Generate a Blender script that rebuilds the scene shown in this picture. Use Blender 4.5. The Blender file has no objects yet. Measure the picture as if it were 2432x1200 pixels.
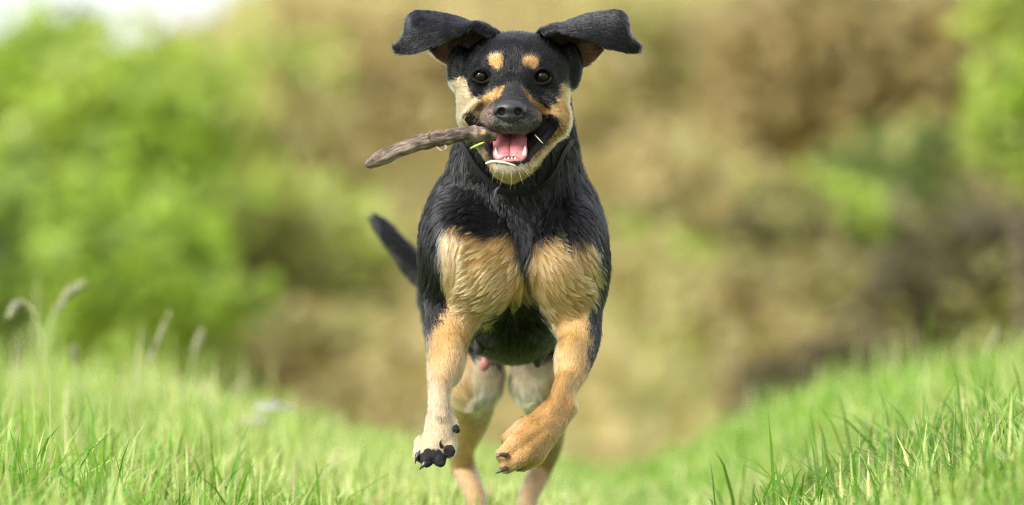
import bpy, bmesh, math, random
import numpy as np
from mathutils import Vector, Matrix
from mathutils.bvhtree import BVHTree
import openvdb

random.seed(7)
RNG = np.random.default_rng(11)
C = bpy.context.scene
COL = C.collection

# ------------------------------------------------------------------ camera, sky, sun, exposure
S, D, ZC = 1700.0, 7.0, 0.43            # photo pixels per metre on the dog's face, camera distance, camera height
cam_data = bpy.data.cameras.new('camera')
cam = bpy.data.objects.new('camera', cam_data)
COL.objects.link(cam)
cam.location = (0, -D, ZC)
cam.rotation_euler = (math.radians(90), 0, 0)
cam_data.sensor_width = 36.0
cam_data.lens = 36.0 * D / (2432 / S)
cam_data.clip_start = 0.1
cam_data.clip_end = 2000
cam_data.dof.use_dof = True
cam_data.dof.focus_distance = D + 0.03
cam_data.dof.aperture_fstop = 2.3
cam_data.dof.aperture_blades = 9
C.camera = cam

SUN_EL, SUN_AZ = math.radians(36), math.radians(-46)   # azimuth measured from the camera side (-y) towards -x
world = bpy.data.worlds.new('World')
C.world = world
world.use_nodes = True
wn = world.node_tree.nodes; wl = world.node_tree.links
wn.clear()
sky = wn.new('ShaderNodeTexSky'); sky.sky_type = 'NISHITA'; sky.sun_disc = False
sun_dir = Vector((math.sin(SUN_AZ) * math.cos(SUN_EL), -math.cos(SUN_AZ) * math.cos(SUN_EL), math.sin(SUN_EL)))
sky.sun_elevation = SUN_EL
sky.sun_rotation = math.atan2(sun_dir.x, sun_dir.y)
sky.air_density = 1.0; sky.dust_density = 4.0; sky.ozone_density = 1.0
hs = wn.new('ShaderNodeHueSaturation'); hs.inputs['Saturation'].default_value = 0.3
bg = wn.new('ShaderNodeBackground'); bg.inputs['Strength'].default_value = 0.14
wo = wn.new('ShaderNodeOutputWorld')
cloud = wn.new('ShaderNodeMixRGB'); cloud.inputs[0].default_value = 0.55; cloud.inputs[2].default_value = (7.0, 7.1, 7.3, 1)   # thin bright overcast
wl.new(sky.outputs[0], hs.inputs['Color']); wl.new(hs.outputs[0], cloud.inputs[1]); wl.new(cloud.outputs[0], bg.inputs['Color']); wl.new(bg.outputs[0], wo.inputs[0])

sd = bpy.data.lights.new('sun', 'SUN'); sd.energy = 2.7; sd.angle = math.radians(24); sd.color = (1.0, 0.95, 0.87)
sun = bpy.data.objects.new('sun', sd); COL.objects.link(sun)
sun.rotation_euler = (-sun_dir).to_track_quat('-Z', 'Y').to_euler()
sun.location = (-4, -4, 6)

C.view_settings.view_transform = 'Standard'
C.view_settings.look = 'None'
C.view_settings.exposure = 0.95
C.view_settings.gamma = 1.0
C.view_settings.use_curve_mapping = False
C.render.engine = 'CYCLES'
C.cycles.use_denoising = True
C.cycles.denoising_prefilter = 'NONE'
C.cycles.max_bounces = 8
C.cycles.pixel_filter_type = 'BLACKMAN_HARRIS'
C.cycles.filter_width = 1.2
C.cycles.sample_clamp_indirect = 6
C.cycles.transparent_max_bounces = 8

# ------------------------------------------------------------------ helpers
def P(px, py, y):
    """a point y metres behind the dog's face that the photograph shows at (px, py)"""
    f = (D + y) / D / S
    return np.array([(px - 1216) * f, y, ZC - (py - 600) * f])

def R(r, y):
    return r / S * (D + y) / D

def tag(o, label=None, cat=None, group=None, kind=None):
    if label: o['label'] = label
    if cat: o['category'] = cat
    if group: o['group'] = group
    if kind: o['kind'] = kind
    return o

def empty(name, loc=(0, 0, 0)):
    o = bpy.data.objects.new(name, None); COL.objects.link(o); o.location = Vector(loc); o.empty_display_size = 0.05
    return o

def link_mesh(name, me, mat=None, parent=None):
    o = bpy.data.objects.new(name, me); COL.objects.link(o)
    if mat and not me.materials: me.materials.append(mat)
    if parent:
        o.parent = parent
        o.matrix_parent_inverse = Matrix.Translation(-parent.location)
    return o

def np_mesh(name, verts, faces, smooth=True):
    """verts (n,3), faces (m,3) or (m,4)"""
    me = bpy.data.meshes.new(name)
    verts = np.ascontiguousarray(verts, dtype=np.float32); faces = np.ascontiguousarray(faces, dtype=np.int32)
    m, k = faces.shape
    me.vertices.add(len(verts)); me.vertices.foreach_set('co', verts.ravel())
    me.loops.add(m * k); me.loops.foreach_set('vertex_index', faces.ravel())
    me.polygons.add(m); me.polygons.foreach_set('loop_start', np.arange(0, m * k, k, dtype=np.int32))
    me.polygons.foreach_set('use_smooth', np.full(m, smooth, dtype=bool))
    me.update(calc_edges=True); me.validate()
    return me

def set_color(me, name, rgb):
    a = me.color_attributes.new(name, 'FLOAT_COLOR', 'POINT')
    c = np.ones((len(rgb), 4), dtype=np.float32); c[:, :3] = rgb
    a.data.foreach_set('color', c.ravel())

def mat_new(name):
    m = bpy.data.materials.new(name); m.use_nodes = True
    nt = m.node_tree; nt.nodes.clear()
    out = nt.nodes.new('ShaderNodeOutputMaterial')
    return m, nt, out

def principled(name, color=(0.5, 0.5, 0.5), rough=0.5, attr=None, bump=None, noise=None, coat=0.0, sss=0.0, spec=0.5):
    m, nt, out = mat_new(name)
    b = nt.nodes.new('ShaderNodeBsdfPrincipled')
    b.inputs['Base Color'].default_value = (*color, 1)
    b.inputs['Roughness'].default_value = rough
    b.inputs['Specular IOR Level'].default_value = spec
    b.inputs['Coat Weight'].default_value = coat
    b.inputs['Coat Roughness'].default_value = 0.05
    if sss:
        b.inputs['Subsurface Weight'].default_value = sss
        b.inputs['Subsurface Scale'].default_value = 0.004
        b.inputs['Subsurface Radius'].default_value = (1.0, 0.4, 0.3)
    tc = nt.nodes.new('ShaderNodeTexCoord')
    if attr:
        a = nt.nodes.new('ShaderNodeAttribute'); a.attribute_name = attr
        nt.links.new(a.outputs['Color'], b.inputs['Base Color'])
    if noise:
        sc, c2 = noise
        n = nt.nodes.new('ShaderNodeTexNoise'); n.inputs['Scale'].default_value = sc; n.inputs['Detail'].default_value = 5
        rmp = nt.nodes.new('ShaderNodeValToRGB')
        rmp.color_ramp.elements[0].position = 0.35; rmp.color_ramp.elements[0].color = (*color, 1)
        rmp.color_ramp.elements[1].position = 0.65; rmp.color_ramp.elements[1].color = (*c2, 1)
        nt.links.new(tc.outputs['Object'], n.inputs['Vector'])
        nt.links.new(n.outputs[0], rmp.inputs[0]); nt.links.new(rmp.outputs[0], b.inputs['Base Color'])
    if bump:
        kind, sc, st, dist = bump
        t = nt.nodes.new('ShaderNodeTexVoronoi' if kind == 'v' else 'ShaderNodeTexNoise')
        t.inputs['Scale'].default_value = sc
        nt.links.new(tc.outputs['Object'], t.inputs['Vector'])
        bp = nt.nodes.new('ShaderNodeBump'); bp.inputs['Strength'].default_value = st; bp.inputs['Distance'].default_value = dist
        nt.links.new(t.outputs[0], bp.inputs['Height']); nt.links.new(bp.outputs[0], b.inputs['Normal'])
    nt.links.new(b.outputs[0], out.inputs[0])
    return m

def leaf_mat(name, attr='tint', trans=0.45, rough=0.5):
    m, nt, out = mat_new(name)
    a = nt.nodes.new('ShaderNodeAttribute'); a.attribute_name = attr
    b = nt.nodes.new('ShaderNodeBsdfPrincipled'); b.inputs['Roughness'].default_value = rough
    b.inputs['Specular IOR Level'].default_value = 0.35
    t = nt.nodes.new('ShaderNodeBsdfTranslucent')
    mx = nt.nodes.new('ShaderNodeMixShader'); mx.inputs[0].default_value = trans
    nt.links.new(a.outputs['Color'], b.inputs['Base Color'])
    g = nt.nodes.new('ShaderNodeMixRGB'); g.blend_type = 'MULTIPLY'; g.inputs[0].default_value = 1.0
    g.inputs[2].default_value = (1.25, 1.2, 0.7, 1)
    nt.links.new(a.outputs['Color'], g.inputs[1]); nt.links.new(g.outputs[0], t.inputs['Color'])
    nt.links.new(b.outputs[0], mx.inputs[1]); nt.links.new(t.outputs[0], mx.inputs[2]); nt.links.new(mx.outputs[0], out.inputs[0])
    return m

_K = RNG.normal(size=(10, 3)); _K /= np.linalg.norm(_K, axis=1)[:, None]
_PH = RNG.uniform(0, 6.28, 10)
def wob(p, freq, seed=0):
    """cheap smooth noise, about -1..1"""
    p = np.asarray(p)
    v = np.zeros(len(p))
    for i in range(6):
        k = _K[(i + seed) % 10] * freq * (0.6 + 0.28 * i)
        v += np.sin(p @ k + _PH[(i * 3 + seed) % 10] + seed * 1.7) / (1 + 0.25 * i)
    return v / 2.6

def pip(poly, x, y):
    poly = np.asarray(poly, float); ins = np.zeros(len(x), bool); n = len(poly)
    for i in range(n):
        x0, y0 = poly[i]; x1, y1 = poly[(i + 1) % n]
        if y0 == y1: continue
        c = ((y0 > y) != (y1 > y)) & (x < (x1 - x0) * (y - y0) / (y1 - y0) + x0)
        ins ^= c
    return ins

class Field:
    """a signed distance volume on a grid with its own spacing along each axis"""
    def __init__(s, xs, ys, zs):
        s.ax = [np.asarray(a, np.float32) for a in (xs, ys, zs)]
        s.F = np.full([len(a) for a in s.ax], 0.06, np.float32)
        s.pid = np.zeros(s.F.shape, np.int16)
        s.flow = [np.zeros(3)]
        s.grp = ['none']
    def box(s, lo, hi, pad):
        sl = []
        for i in range(3):
            a = np.searchsorted(s.ax[i], lo[i] - pad); b = np.searchsorted(s.ax[i], hi[i] + pad)
            sl.append(slice(max(a - 1, 0), min(b + 1, len(s.ax[i]))))
        g = [s.ax[0][sl[0]][:, None, None], s.ax[1][sl[1]][None, :, None], s.ax[2][sl[2]][None, None, :]]
        return tuple(sl), g
    def union(s, sl, d, k, grp, flow):
        f = s.F[sl]; n = len(s.grp); s.grp.append(grp); s.flow.append(np.asarray(flow, float))
        s.pid[sl] = np.where(d < f, n, s.pid[sl])
        h = np.clip(0.5 + 0.5 * (f - d) / k, 0, 1)
        s.F[sl] = f * (1 - h) + d * h - k * h * (1 - h)
    def carve(s, sl, d, k):
        f = s.F[sl]
        h = np.clip(0.5 - 0.5 * (f + d) / k, 0, 1)
        s.F[sl] = f * (1 - h) + (-d) * h + k * h * (1 - h)
    def _cap(s, g, a, b, ra, rb):
        ab = b - a; L2 = float(ab @ ab) + 1e-12
        q = [g[i] - np.float32(a[i]) for i in range(3)]
        t = np.clip((q[0] * ab[0] + q[1] * ab[1] + q[2] * ab[2]) / L2, 0, 1)
        d = np.sqrt((q[0] - t * ab[0]) ** 2 + (q[1] - t * ab[1]) ** 2 + (q[2] - t * ab[2]) ** 2)
        return (d - (ra + (rb - ra) * t)).astype(np.float32)
    def cap(s, a, b, ra, rb, k=0.01, grp='torso', flow=None, carve=False):
        a = np.asarray(a, float); b = np.asarray(b, float); r = max(ra, rb)
        sl, g = s.box(np.minimum(a, b) - r, np.maximum(a, b) + r, k + 0.02)
        d = s._cap(g, a, b, ra, rb)
        if carve: s.carve(sl, d, k)
        else: s.union(sl, d, k, grp, flow if flow is not None else (b - a) / (np.linalg.norm(b - a) + 1e-9))
    def ell(s, c, r, k=0.01, grp='torso', flow=(0, 1, -0.3), rot=None, carve=False):
        c = np.asarray(c, float); r = np.asarray(r, float); m = r.max() if rot is not None else None
        rr = np.full(3, m) if rot is not None else r
        sl, g = s.box(c - rr, c + rr, k + 0.02)
        q = [g[i] - np.float32(c[i]) for i in range(3)]
        if rot is not None:
            M = np.array(rot.inverted())
            q = [M[i][0] * q[0] + M[i][1] * q[1] + M[i][2] * q[2] for i in range(3)]
        k0 = np.sqrt((q[0] / r[0]) ** 2 + (q[1] / r[1]) ** 2 + (q[2] / r[2]) ** 2)
        k1 = np.sqrt((q[0] / r[0] ** 2) ** 2 + (q[1] / r[1] ** 2) ** 2 + (q[2] / r[2] ** 2) ** 2) + 1e-9
        d = (k0 * (k0 - 1) / k1).astype(np.float32)
        d = np.where(k0 < 0.2, -r.min(), d)
        if carve: s.carve(sl, d, k)
        else: s.union(sl, d, k, grp, flow)
    def limb(s, pts, rad, k, grp, step=8):
        path = spline(pts, (len(pts) - 1) * step + 1); rr = spline(np.asarray(rad, float)[:, None].repeat(3, 1), (len(pts) - 1) * step + 1)[:, 0]
        sl, g = s.box((path - rr[:, None]).min(0), (path + rr[:, None]).max(0), k + .02)
        f = s.F[sl]; best = np.full(f.shape, .06, np.float32); pid = np.zeros(f.shape, np.int16)
        for i in range(len(path) - 1):
            r = max(rr[i], rr[i + 1]) + k + .02; lo = np.minimum(path[i], path[i + 1]) - r; hi = np.maximum(path[i], path[i + 1]) + r; q = []
            for a in range(3):
                ax = g[a].ravel(); q.append(slice(max(np.searchsorted(ax, lo[a]) - 1, 0), np.searchsorted(ax, hi[a]) + 1))
            q = tuple(q); d = s._cap([g[0][q[0]], g[1][:, q[1]], g[2][:, :, q[2]]], path[i], path[i + 1], rr[i], rr[i + 1])
            n = len(s.grp); s.grp.append(grp); s.flow.append((path[i + 1] - path[i]) / (np.linalg.norm(path[i + 1] - path[i]) + 1e-9))
            pid[q] = np.where(d < best[q], n, pid[q]); best[q] = np.minimum(best[q], d)
        s.pid[sl] = np.where(best < f, pid, s.pid[sl])
        h = np.clip(.5 + .5 * (f - best) / k, 0, 1)
        s.F[sl] = f * (1 - h) + best * h - k * h * (1 - h)
    def sheet(s, verts, faces, half, k, grp, flow):
        verts = np.asarray(verts); bvh = BVHTree.FromPolygons([tuple(v) for v in verts], [tuple(f) for f in faces])
        pad = half + 0.008
        sl, g = s.box(verts.min(0), verts.max(0), pad)
        shp = s.F[sl].shape
        X = np.broadcast_to(g[0], shp).ravel(); Y = np.broadcast_to(g[1], shp).ravel(); Z = np.broadcast_to(g[2], shp).ravel()
        d = np.full(len(X), 0.06, np.float32)
        fn = bvh.find_nearest; md = pad + k
        for i, (x, y, z) in enumerate(zip(X.tolist(), Y.tolist(), Z.tolist())):
            h = fn((x, y, z), md)
            if h[3] is not None: d[i] = h[3]
        s.union(sl, d.reshape(shp) - half, k, grp, flow)
    def mesh(s):
        grid = openvdb.FloatGrid(0.06)
        grid.copyFromArray(s.F.astype(np.float64))
        pts, quads = grid.convertToQuads(0.0)
        idx = np.clip(np.round(pts).astype(int), 0, np.array(s.F.shape) - 1)
        pid = s.pid[idx[:, 0], idx[:, 1], idx[:, 2]]
        co = np.stack([np.interp(pts[:, i], np.arange(len(s.ax[i])), s.ax[i]) for i in range(3)], 1)
        # outward winding
        q = co[quads]; n = np.cross(q[:, 2] - q[:, 0], q[:, 3] - q[:, 1])
        c = pts[quads].mean(1); nn = n / (np.linalg.norm(n, axis=1)[:, None] + 1e-12)
        smp = lambda w: s.F[tuple(np.clip(np.round(w).astype(int), 0, np.array(s.F.shape) - 1).T)]
        if (smp(c + nn * 1.5) - smp(c - nn * 1.5)).mean() < 0: quads = quads[:, ::-1]
        return co, quads.astype(np.int32), pid

def vnormals(co, quads):
    n = np.cross(co[quads[:, 2]] - co[quads[:, 0]], co[quads[:, 3]] - co[quads[:, 1]])
    v = np.zeros_like(co)
    for i in range(4): np.add.at(v, quads[:, i], n)
    return v / (np.linalg.norm(v, axis=1)[:, None] + 1e-12)

def relax(val, quads, it, nv, w=0.6):
    e0 = quads.ravel(); e1 = np.roll(quads, -1, axis=1).ravel()
    deg = np.bincount(e0, minlength=nv) + np.bincount(e1, minlength=nv)
    for _ in range(it):
        acc = np.stack([np.bincount(e0, val[e1, j], nv) + np.bincount(e1, val[e0, j], nv) for j in range(val.shape[1])], 1)
        val = val * (1 - w) + w * acc / np.maximum(deg, 1)[:, None]
    return val

def tube(path, radii, n=8, cap=True):
    path = np.asarray(path, float); m = len(path); V = []; F = []
    tang = np.gradient(path, axis=0); tang /= np.linalg.norm(tang, axis=1)[:, None] + 1e-12
    up = np.array([0.13, 0.9, 0.3]); u = np.cross(tang[0], up); u /= np.linalg.norm(u)
    for i in range(m):
        u = u - tang[i] * (u @ tang[i]); u /= np.linalg.norm(u) + 1e-12
        w = np.cross(tang[i], u)
        for j in range(n):
            a = 2 * math.pi * j / n
            V.append(path[i] + radii[i] * (math.cos(a) * u + math.sin(a) * w))
    for i in range(m - 1):
        for j in range(n):
            a = i * n + j; b = i * n + (j + 1) % n
            F.append((a, b, b + n, a + n))
    if cap:
        V.append(path[0] - tang[0] * radii[0] * 0.3); V.append(path[-1] + tang[-1] * radii[-1] * 0.3)
        c0, c1 = len(V) - 2, len(V) - 1
        for j in range(n):
            F.append((c0, (j + 1) % n, j)); F.append((c1, (m - 1) * n + j, (m - 1) * n + (j + 1) % n))
    return V, F

def py_mesh(name, V, F, smooth=True):
    me = bpy.data.meshes.new(name)
    me.from_pydata([tuple(map(float, v)) for v in V], [], [tuple(map(int, f)) for f in F])
    me.polygons.foreach_set('use_smooth', np.full(len(me.polygons), smooth, dtype=bool)); me.update()
    return me

def spline(pts, n):
    """Catmull-Rom through the points"""
    pts = np.asarray(pts, float)
    q = np.vstack([2 * pts[0] - pts[1], pts, 2 * pts[-1] - pts[-2]])
    out = []
    for t in np.linspace(0, len(pts) - 1 - 1e-6, n):
        i = int(t); f = t - i; a, b, c, d = q[i], q[i + 1], q[i + 2], q[i + 3]
        out.append(0.5 * ((2 * b) + (c - a) * f + (2 * a - 5 * b + 4 * c - d) * f * f + (3 * b - a - 3 * c + d) * f ** 3))
    return np.array(out)

# ------------------------------------------------------------------ ground: a grassy path between two low banks, a drop, then a scrubby slope
def sstep(a, b, x):
    t = np.clip((x - a) / (b - a), 0, 1); return t * t * (3 - 2 * t)

def ground_h(x, y):
    x = np.asarray(x, float); y = np.asarray(y, float)
    side = np.where(x > .22, np.minimum((np.abs(x) - .22) * .175, .30), np.minimum(np.clip(-x - .2, 0, 9) * .092, .2))
    h = side * sstep(-6, -1, y) + .012 * np.sin(3.1 * x + 1.3 * y) + .008 * np.sin(7.3 * x - 4 * y)
    h = h - .085 * np.exp(-((x - .27) / .2) ** 2) * sstep(-.5, 1.5, y)
    h = h * (1 - sstep(2.5, 7, y)) - .85 * sstep(3.6, 9, y)
    slope = np.where(y > 9, (y - 9) * .089, 0)
    left = .40 + .60 * sstep(-3.6, -1.0, x * 27.0 / np.maximum(y + 7, 8))
    far = h + slope * left + (.25 * np.sin(.9 * x + .5 * y) + .15 * np.sin(2.1 * x - .8 * y)) * sstep(9, 14, y)
    return far

gx = np.unique(np.concatenate([np.linspace(-60, -4, 40), np.linspace(-4, 4, 121), np.linspace(4, 60, 40)]))
gy = np.unique(np.concatenate([np.linspace(-40, -4, 24), np.linspace(-4, 10, 120), np.linspace(10, 70, 90), np.linspace(70, 400, 20)]))
GX, GY = np.meshgrid(gx, gy, indexing='ij')
GZ = ground_h(GX, np.minimum(GY, 70))
V = np.stack([GX.ravel(), GY.ravel(), GZ.ravel()], 1)
ni, nj = GX.shape
I, J = np.meshgrid(np.arange(ni - 1), np.arange(nj - 1), indexing='ij'); a = (I * nj + J).ravel()
Fq = np.stack([a, a + nj, a + nj + 1, a + 1], 1)
m_ground, nt, out = mat_new('earth, moss and dead bracken')
b = nt.nodes.new('ShaderNodeBsdfPrincipled'); b.inputs['Roughness'].default_value = .95
geo = nt.nodes.new('ShaderNodeNewGeometry'); n1 = nt.nodes.new('ShaderNodeTexNoise'); n1.inputs['Scale'].default_value = .9; n1.inputs['Detail'].default_value = 6
rp = nt.nodes.new('ShaderNodeValToRGB'); el = rp.color_ramp.elements
el[0].position = .36; el[0].color = (.27, .26, .095, 1); el[1].position = .64; el[1].color = (.33, .265, .12, 1)
sp_ = nt.nodes.new('ShaderNodeSeparateXYZ'); mr = nt.nodes.new('ShaderNodeMapRange'); mr.inputs[1].default_value = 6.5; mr.inputs[2].default_value = 9.5
mx = nt.nodes.new('ShaderNodeMixRGB'); mx.inputs[1].default_value = (.10, .16, .03, 1)
nt.links.new(geo.outputs['Position'], n1.inputs['Vector']); nt.links.new(n1.outputs[0], rp.inputs[0])
nt.links.new(geo.outputs['Position'], sp_.inputs[0]); nt.links.new(sp_.outputs[1], mr.inputs[0]); nt.links.new(mr.outputs[0], mx.inputs[0])
nt.links.new(rp.outputs[0], mx.inputs[2]); nt.links.new(mx.outputs[0], b.inputs['Base Color']); nt.links.new(b.outputs[0], out.inputs[0])
ground = link_mesh('ground', np_mesh('ground', V, Fq), m_ground); tag(ground, kind='structure')

# ------------------------------------------------------------------ leaves
M_LEAF = leaf_mat('leaves', trans=.42)
M_GRASS = leaf_mat('grass blades', trans=.42, rough=.35)
M_BARK = principled('grey brown bark', (.10, .075, .055), .9, noise=(14, (.17, .13, .095)), bump=('n', 40, .6, .01))

def leaf_mesh(name, cen, size, cols, flat=.35):
    """four-cornered leaves at the points cen"""
    n = len(cen)
    up = RNG.normal(size=(n, 3)) * .62 + [-.18, -.40, .62]                 # blades turn their faces to the light
    d = RNG.normal(size=(n, 3)); d -= up * ((d * up).sum(1) / (up * up).sum(1))[:, None]; d /= np.linalg.norm(d, axis=1)[:, None]
    w = np.cross(up, d); w -= d * (w * d).sum(1)[:, None]; w /= np.linalg.norm(w, axis=1)[:, None]
    L = (size * RNG.uniform(.6, 1.4, n))[:, None]; nn = np.cross(d, w)
    v = np.stack([cen - d * L * .5, cen + w * L * .3 + nn * L * .06, cen + d * L * .5, cen - w * L * .3 + nn * L * .06], 1).reshape(-1, 3)
    me = np_mesh(name, v, np.arange(4 * n, dtype=np.int32).reshape(-1, 4))
    set_color(me, 'tint', np.repeat(np.clip(cols, .004, .9), 4, axis=0))
    me.materials.append(M_LEAF)
    return me

GREEN = dict(bright=((.33, .45, .06), (.21, .34, .035)), mid=((.23, .35, .045), (.14, .24, .03)), dark=((.11, .17, .035), (.065, .115, .022)),
             lime=((.42, .48, .13), (.30, .38, .08)), tan=((.42, .345, .155), (.33, .27, .115)), olive=((.34, .335, .115), (.255, .255, .085)),
             brown=((.33, .265, .12), (.25, .20, .088)), straw=((.50, .42, .22), (.41, .345, .175)), hollow_shade=((.125, .11, .058), (.08, .072, .038)))  # last entry: the shade of hollows put into leaf colour

def shrub(name, label, cat, px, py, y, rx, rz, hue, second=None, mix=.2, n=2600, size=.07, clumps=26, group=None, sparse=False):
    f = (D + y) / D / S; c = P(px, py, y); rxm, rzm = rx * f, rz * f; rym = .8 * rxm
    gz = float(ground_h(c[0], y)); base = np.array([c[0] + RNG.uniform(-.1, .1) * rxm, y, gz - .05])
    root = empty(name, base); tag(root, label, cat, group)
    k = RNG.normal(size=(clumps, 3)); k /= np.linalg.norm(k, axis=1)[:, None]
    k *= (RNG.random(clumps) ** .4)[:, None] * .86
    cl = c + k * [rxm, rym, rzm]
    cl[:, 2] = np.maximum(cl[:, 2], gz + .1)
    which = RNG.integers(0, clumps, n); sg = .22 * min(rxm, rzm) + .05
    cen = cl[which] + RNG.normal(size=(n, 3)) * sg
    cen[:, 2] = np.maximum(cen[:, 2], ground_h(cen[:, 0], cen[:, 1]) + .03)
    A, B = np.array(GREEN[hue][0]), np.array(GREEN[hue][1])
    tcl = RNG.random(clumps)[which][:, None]; col = A * tcl + B * (1 - tcl)
    if second:
        A2 = np.array(GREEN[second][0]); m = (RNG.random(clumps) < mix)[which] | (RNG.random(n) < mix * .3); col[m] = A2 * RNG.uniform(.7, 1.1, (m.sum(), 1))
    col = col * RNG.uniform(.75, 1.25, (n, 1))
    me = leaf_mesh(name + '_crown', cen, np.full(n, size * f * S * .55), col)
    o = link_mesh('crown', me, None, root)
    # stems: a tapered trunk and limbs that reach into the clumps
    V = []; F = []
    top = c + np.array([0, 0, -.2 * rzm])
    th = .012 * rzm + .008
    vv, ff = tube(spline([base, base * .5 + top * .5 + RNG.normal(size=3) * [.08, .08, 0] * rxm, top], 7), np.linspace(th, th * .45, 7), 7); V += vv; F += ff
    for q in cl[: 9]:
        st = base + (top - base) * RNG.uniform(.3, .95); o0 = len(V)
        vv, ff = tube(spline([st, st * .5 + q * .5 + RNG.normal(size=3) * .06 * rxm, q], 5), np.linspace(th * .45, th * .12, 5), 5)
        V += vv; F += [tuple(i + o0 for i in w) for w in ff]
    link_mesh('trunk', py_mesh(name + '_trunk', V, F), M_BARK, root)
    return root

SH = [
 ('hawthorn_bush', 'bright green leafy bush at the left edge below the white sky', 'bush', 60, 300, 17, 190, 210, 'bright', 'mid', .3),
 ('hawthorn_bush', 'big fresh green bush left of the tan scrub', 'bush', 300, 400, 15, 190, 220, 'bright', 'lime', .25),
 ('hawthorn_bush', 'deep green bush low at the left edge behind the seed heads', 'bush', 40, 660, 14, 150, 190, 'mid', 'dark', .45),
 ('hawthorn_bush', 'lime tinged green bush behind the tall grass stalks', 'bush', 320, 690, 13, 190, 190, 'bright', 'mid', .35),
 ('sapling', 'pale yellow green treetop against the white sky at upper left', 'tree', 170, 200, 30, 150, 70, 'lime', 'bright', .4),
 ('sapling', 'straw coloured twiggy treetop cutting into the white sky', 'tree', 560, 190, 34, 110, 70, 'straw', 'lime', .3),
 ('sapling', 'tall straw and yellow tree closing the white sky on its right', 'tree', 850, 60, 36, 170, 120, 'straw', 'lime', .35),
 ('hazel_bush', 'pale lime bush left of the flying ear', 'bush', 640, 200, 26, 140, 80, 'lime', 'straw', .2),
 ('hazel_bush', 'lime bush where the green hedge gives way to tan scrub', 'bush', 430, 330, 19, 130, 150, 'lime', 'bright', .4),
 ('hazel_bush', 'lime green bush low between the brown scrub and the tail', 'bush', 590, 600, 16, 110, 110, 'lime', 'olive', .5),
 ('scrub_bush', 'bare tan scrub between the green bushes and the stick', 'bush', 640, 430, 20, 190, 170, 'tan', 'olive', .3),
 ('scrub_bush', 'olive and yellow scrub left of the wagging tail', 'bush', 690, 680, 17, 220, 170, 'olive', 'lime', .3),
 ('scrub_bush', 'brown scrub low behind the white flower head', 'bush', 740, 900, 15, 230, 100, 'brown', 'olive', .4),
 ('scrub_bush', 'tan scrub right behind the left flying ear', 'bush', 930, 250, 28, 200, 200, 'tan', 'straw', .4),
 ('scrub_bush', 'sandy scrub just right of the head', 'bush', 1560, 260, 27, 220, 220, 'tan', 'olive', .35),
 ('scrub_bush', 'brown scrub under the upper right corner', 'bush', 1960, 150, 24, 290, 180, 'brown', 'tan', .45),
 ('scrub_bush', 'rust brown scrub beside the green spray in the upper right corner', 'bush', 2240, 110, 25, 170, 170, 'brown', 'olive', .3),
 ('scrub_bush', 'yellow olive scrub right of the chest', 'bush', 1600, 560, 20, 210, 160, 'olive', 'tan', .4),
 ('scrub_bush', 'green olive scrub low right of the foreleg', 'bush', 1560, 800, 16, 180, 140, 'olive', 'bright', .3),
 ('scrub_bush', 'dull brown scrub above the right grass bank', 'bush', 1880, 780, 15, 230, 120, 'brown', 'olive', .35),
 ('hazel_bush', 'mid green bush amid the brown scrub on the right', 'bush', 2140, 460, 18, 150, 120, 'dark', 'olive', .55),
 ('hazel_bush', 'small green bush below the brown scrub on the right', 'bush', 1990, 610, 16, 150, 110, 'olive', 'bright', .45),
 ('shade_bush', 'dark bush standing in for a shaded hollow at the right edge above the grass bank', 'bush', 2290, 690, 13, 200, 150, 'hollow_shade', 'olive', .2),  # dark leaf colour stands for the shade of a hollow
 ('shade_bush', 'dark low bush standing in for the shade just above the sloping grass on the right', 'bush', 1960, 960, 12.5, 260, 80, 'hollow_shade', 'brown', .4),  # shade under the scrub, drawn as very dark leaves
 ('shade_bush', 'small dark bush standing in for a shaded gap in the middle of the right hand scrub', 'bush', 1850, 545, 15.5, 70, 55, 'hollow_shade', 'olive', .5),  # a shaded gap in the scrub, drawn as dark leaves
 ('hazel_sapling', 'bright yellow green leafy sapling at the right edge', 'tree', 2436, 300, 11, 52, 140, 'bright', 'lime', .5),
 ('hazel_sapling', 'bright green leafy spray in the upper right corner', 'tree', 2425, 40, 12, 46, 50, 'bright', 'lime', .4),
]
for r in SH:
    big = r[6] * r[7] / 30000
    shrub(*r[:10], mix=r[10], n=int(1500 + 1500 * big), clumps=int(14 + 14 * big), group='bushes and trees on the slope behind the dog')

# the rough cover between the bushes
n = 60000; n2 = 60000
y = np.concatenate([9.5 + RNG.random(n) ** 1.3 * 45, 9.5 + RNG.random(n2) * 50]); x = RNG.uniform(-1.25, 1.25, n + n2) * (D + y) * .125
x[n:] = np.sign(x[n:]) * ((D + y[n:]) * .125 + RNG.random(n2) ** 1.2 * (D + y[n:]) * .55)
hump = np.clip(.5 + wob(np.stack([x, y * .6, 0 * x], 1), .9, 4), 0, 2)                # thickets further out to either side
p = np.stack([x, y, ground_h(x, y) + RNG.random(n + n2) ** 2 * .35 * (1 + y * .012)], 1)
p[n:, 2] += RNG.random(n2) * hump[n:] * 1.1; n = n + n2
t = (wob(p * [1, .55, 1], 1.5, 2) + .6 * wob(p, 3.4, 5))[:, None]
col = np.where(t > .45, [.29, .34, .09], np.where(t > -.05, [.38, .34, .14], np.where(t > -.7, [.39, .325, .145], [.25, .20, .085]))) * RNG.uniform(.7, 1.3, (n, 1))
uc = link_mesh('undergrowth', leaf_mesh('undergrowth', p, .05 + .0035 * y, col, .6)); tag(uc, kind='stuff')

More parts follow.
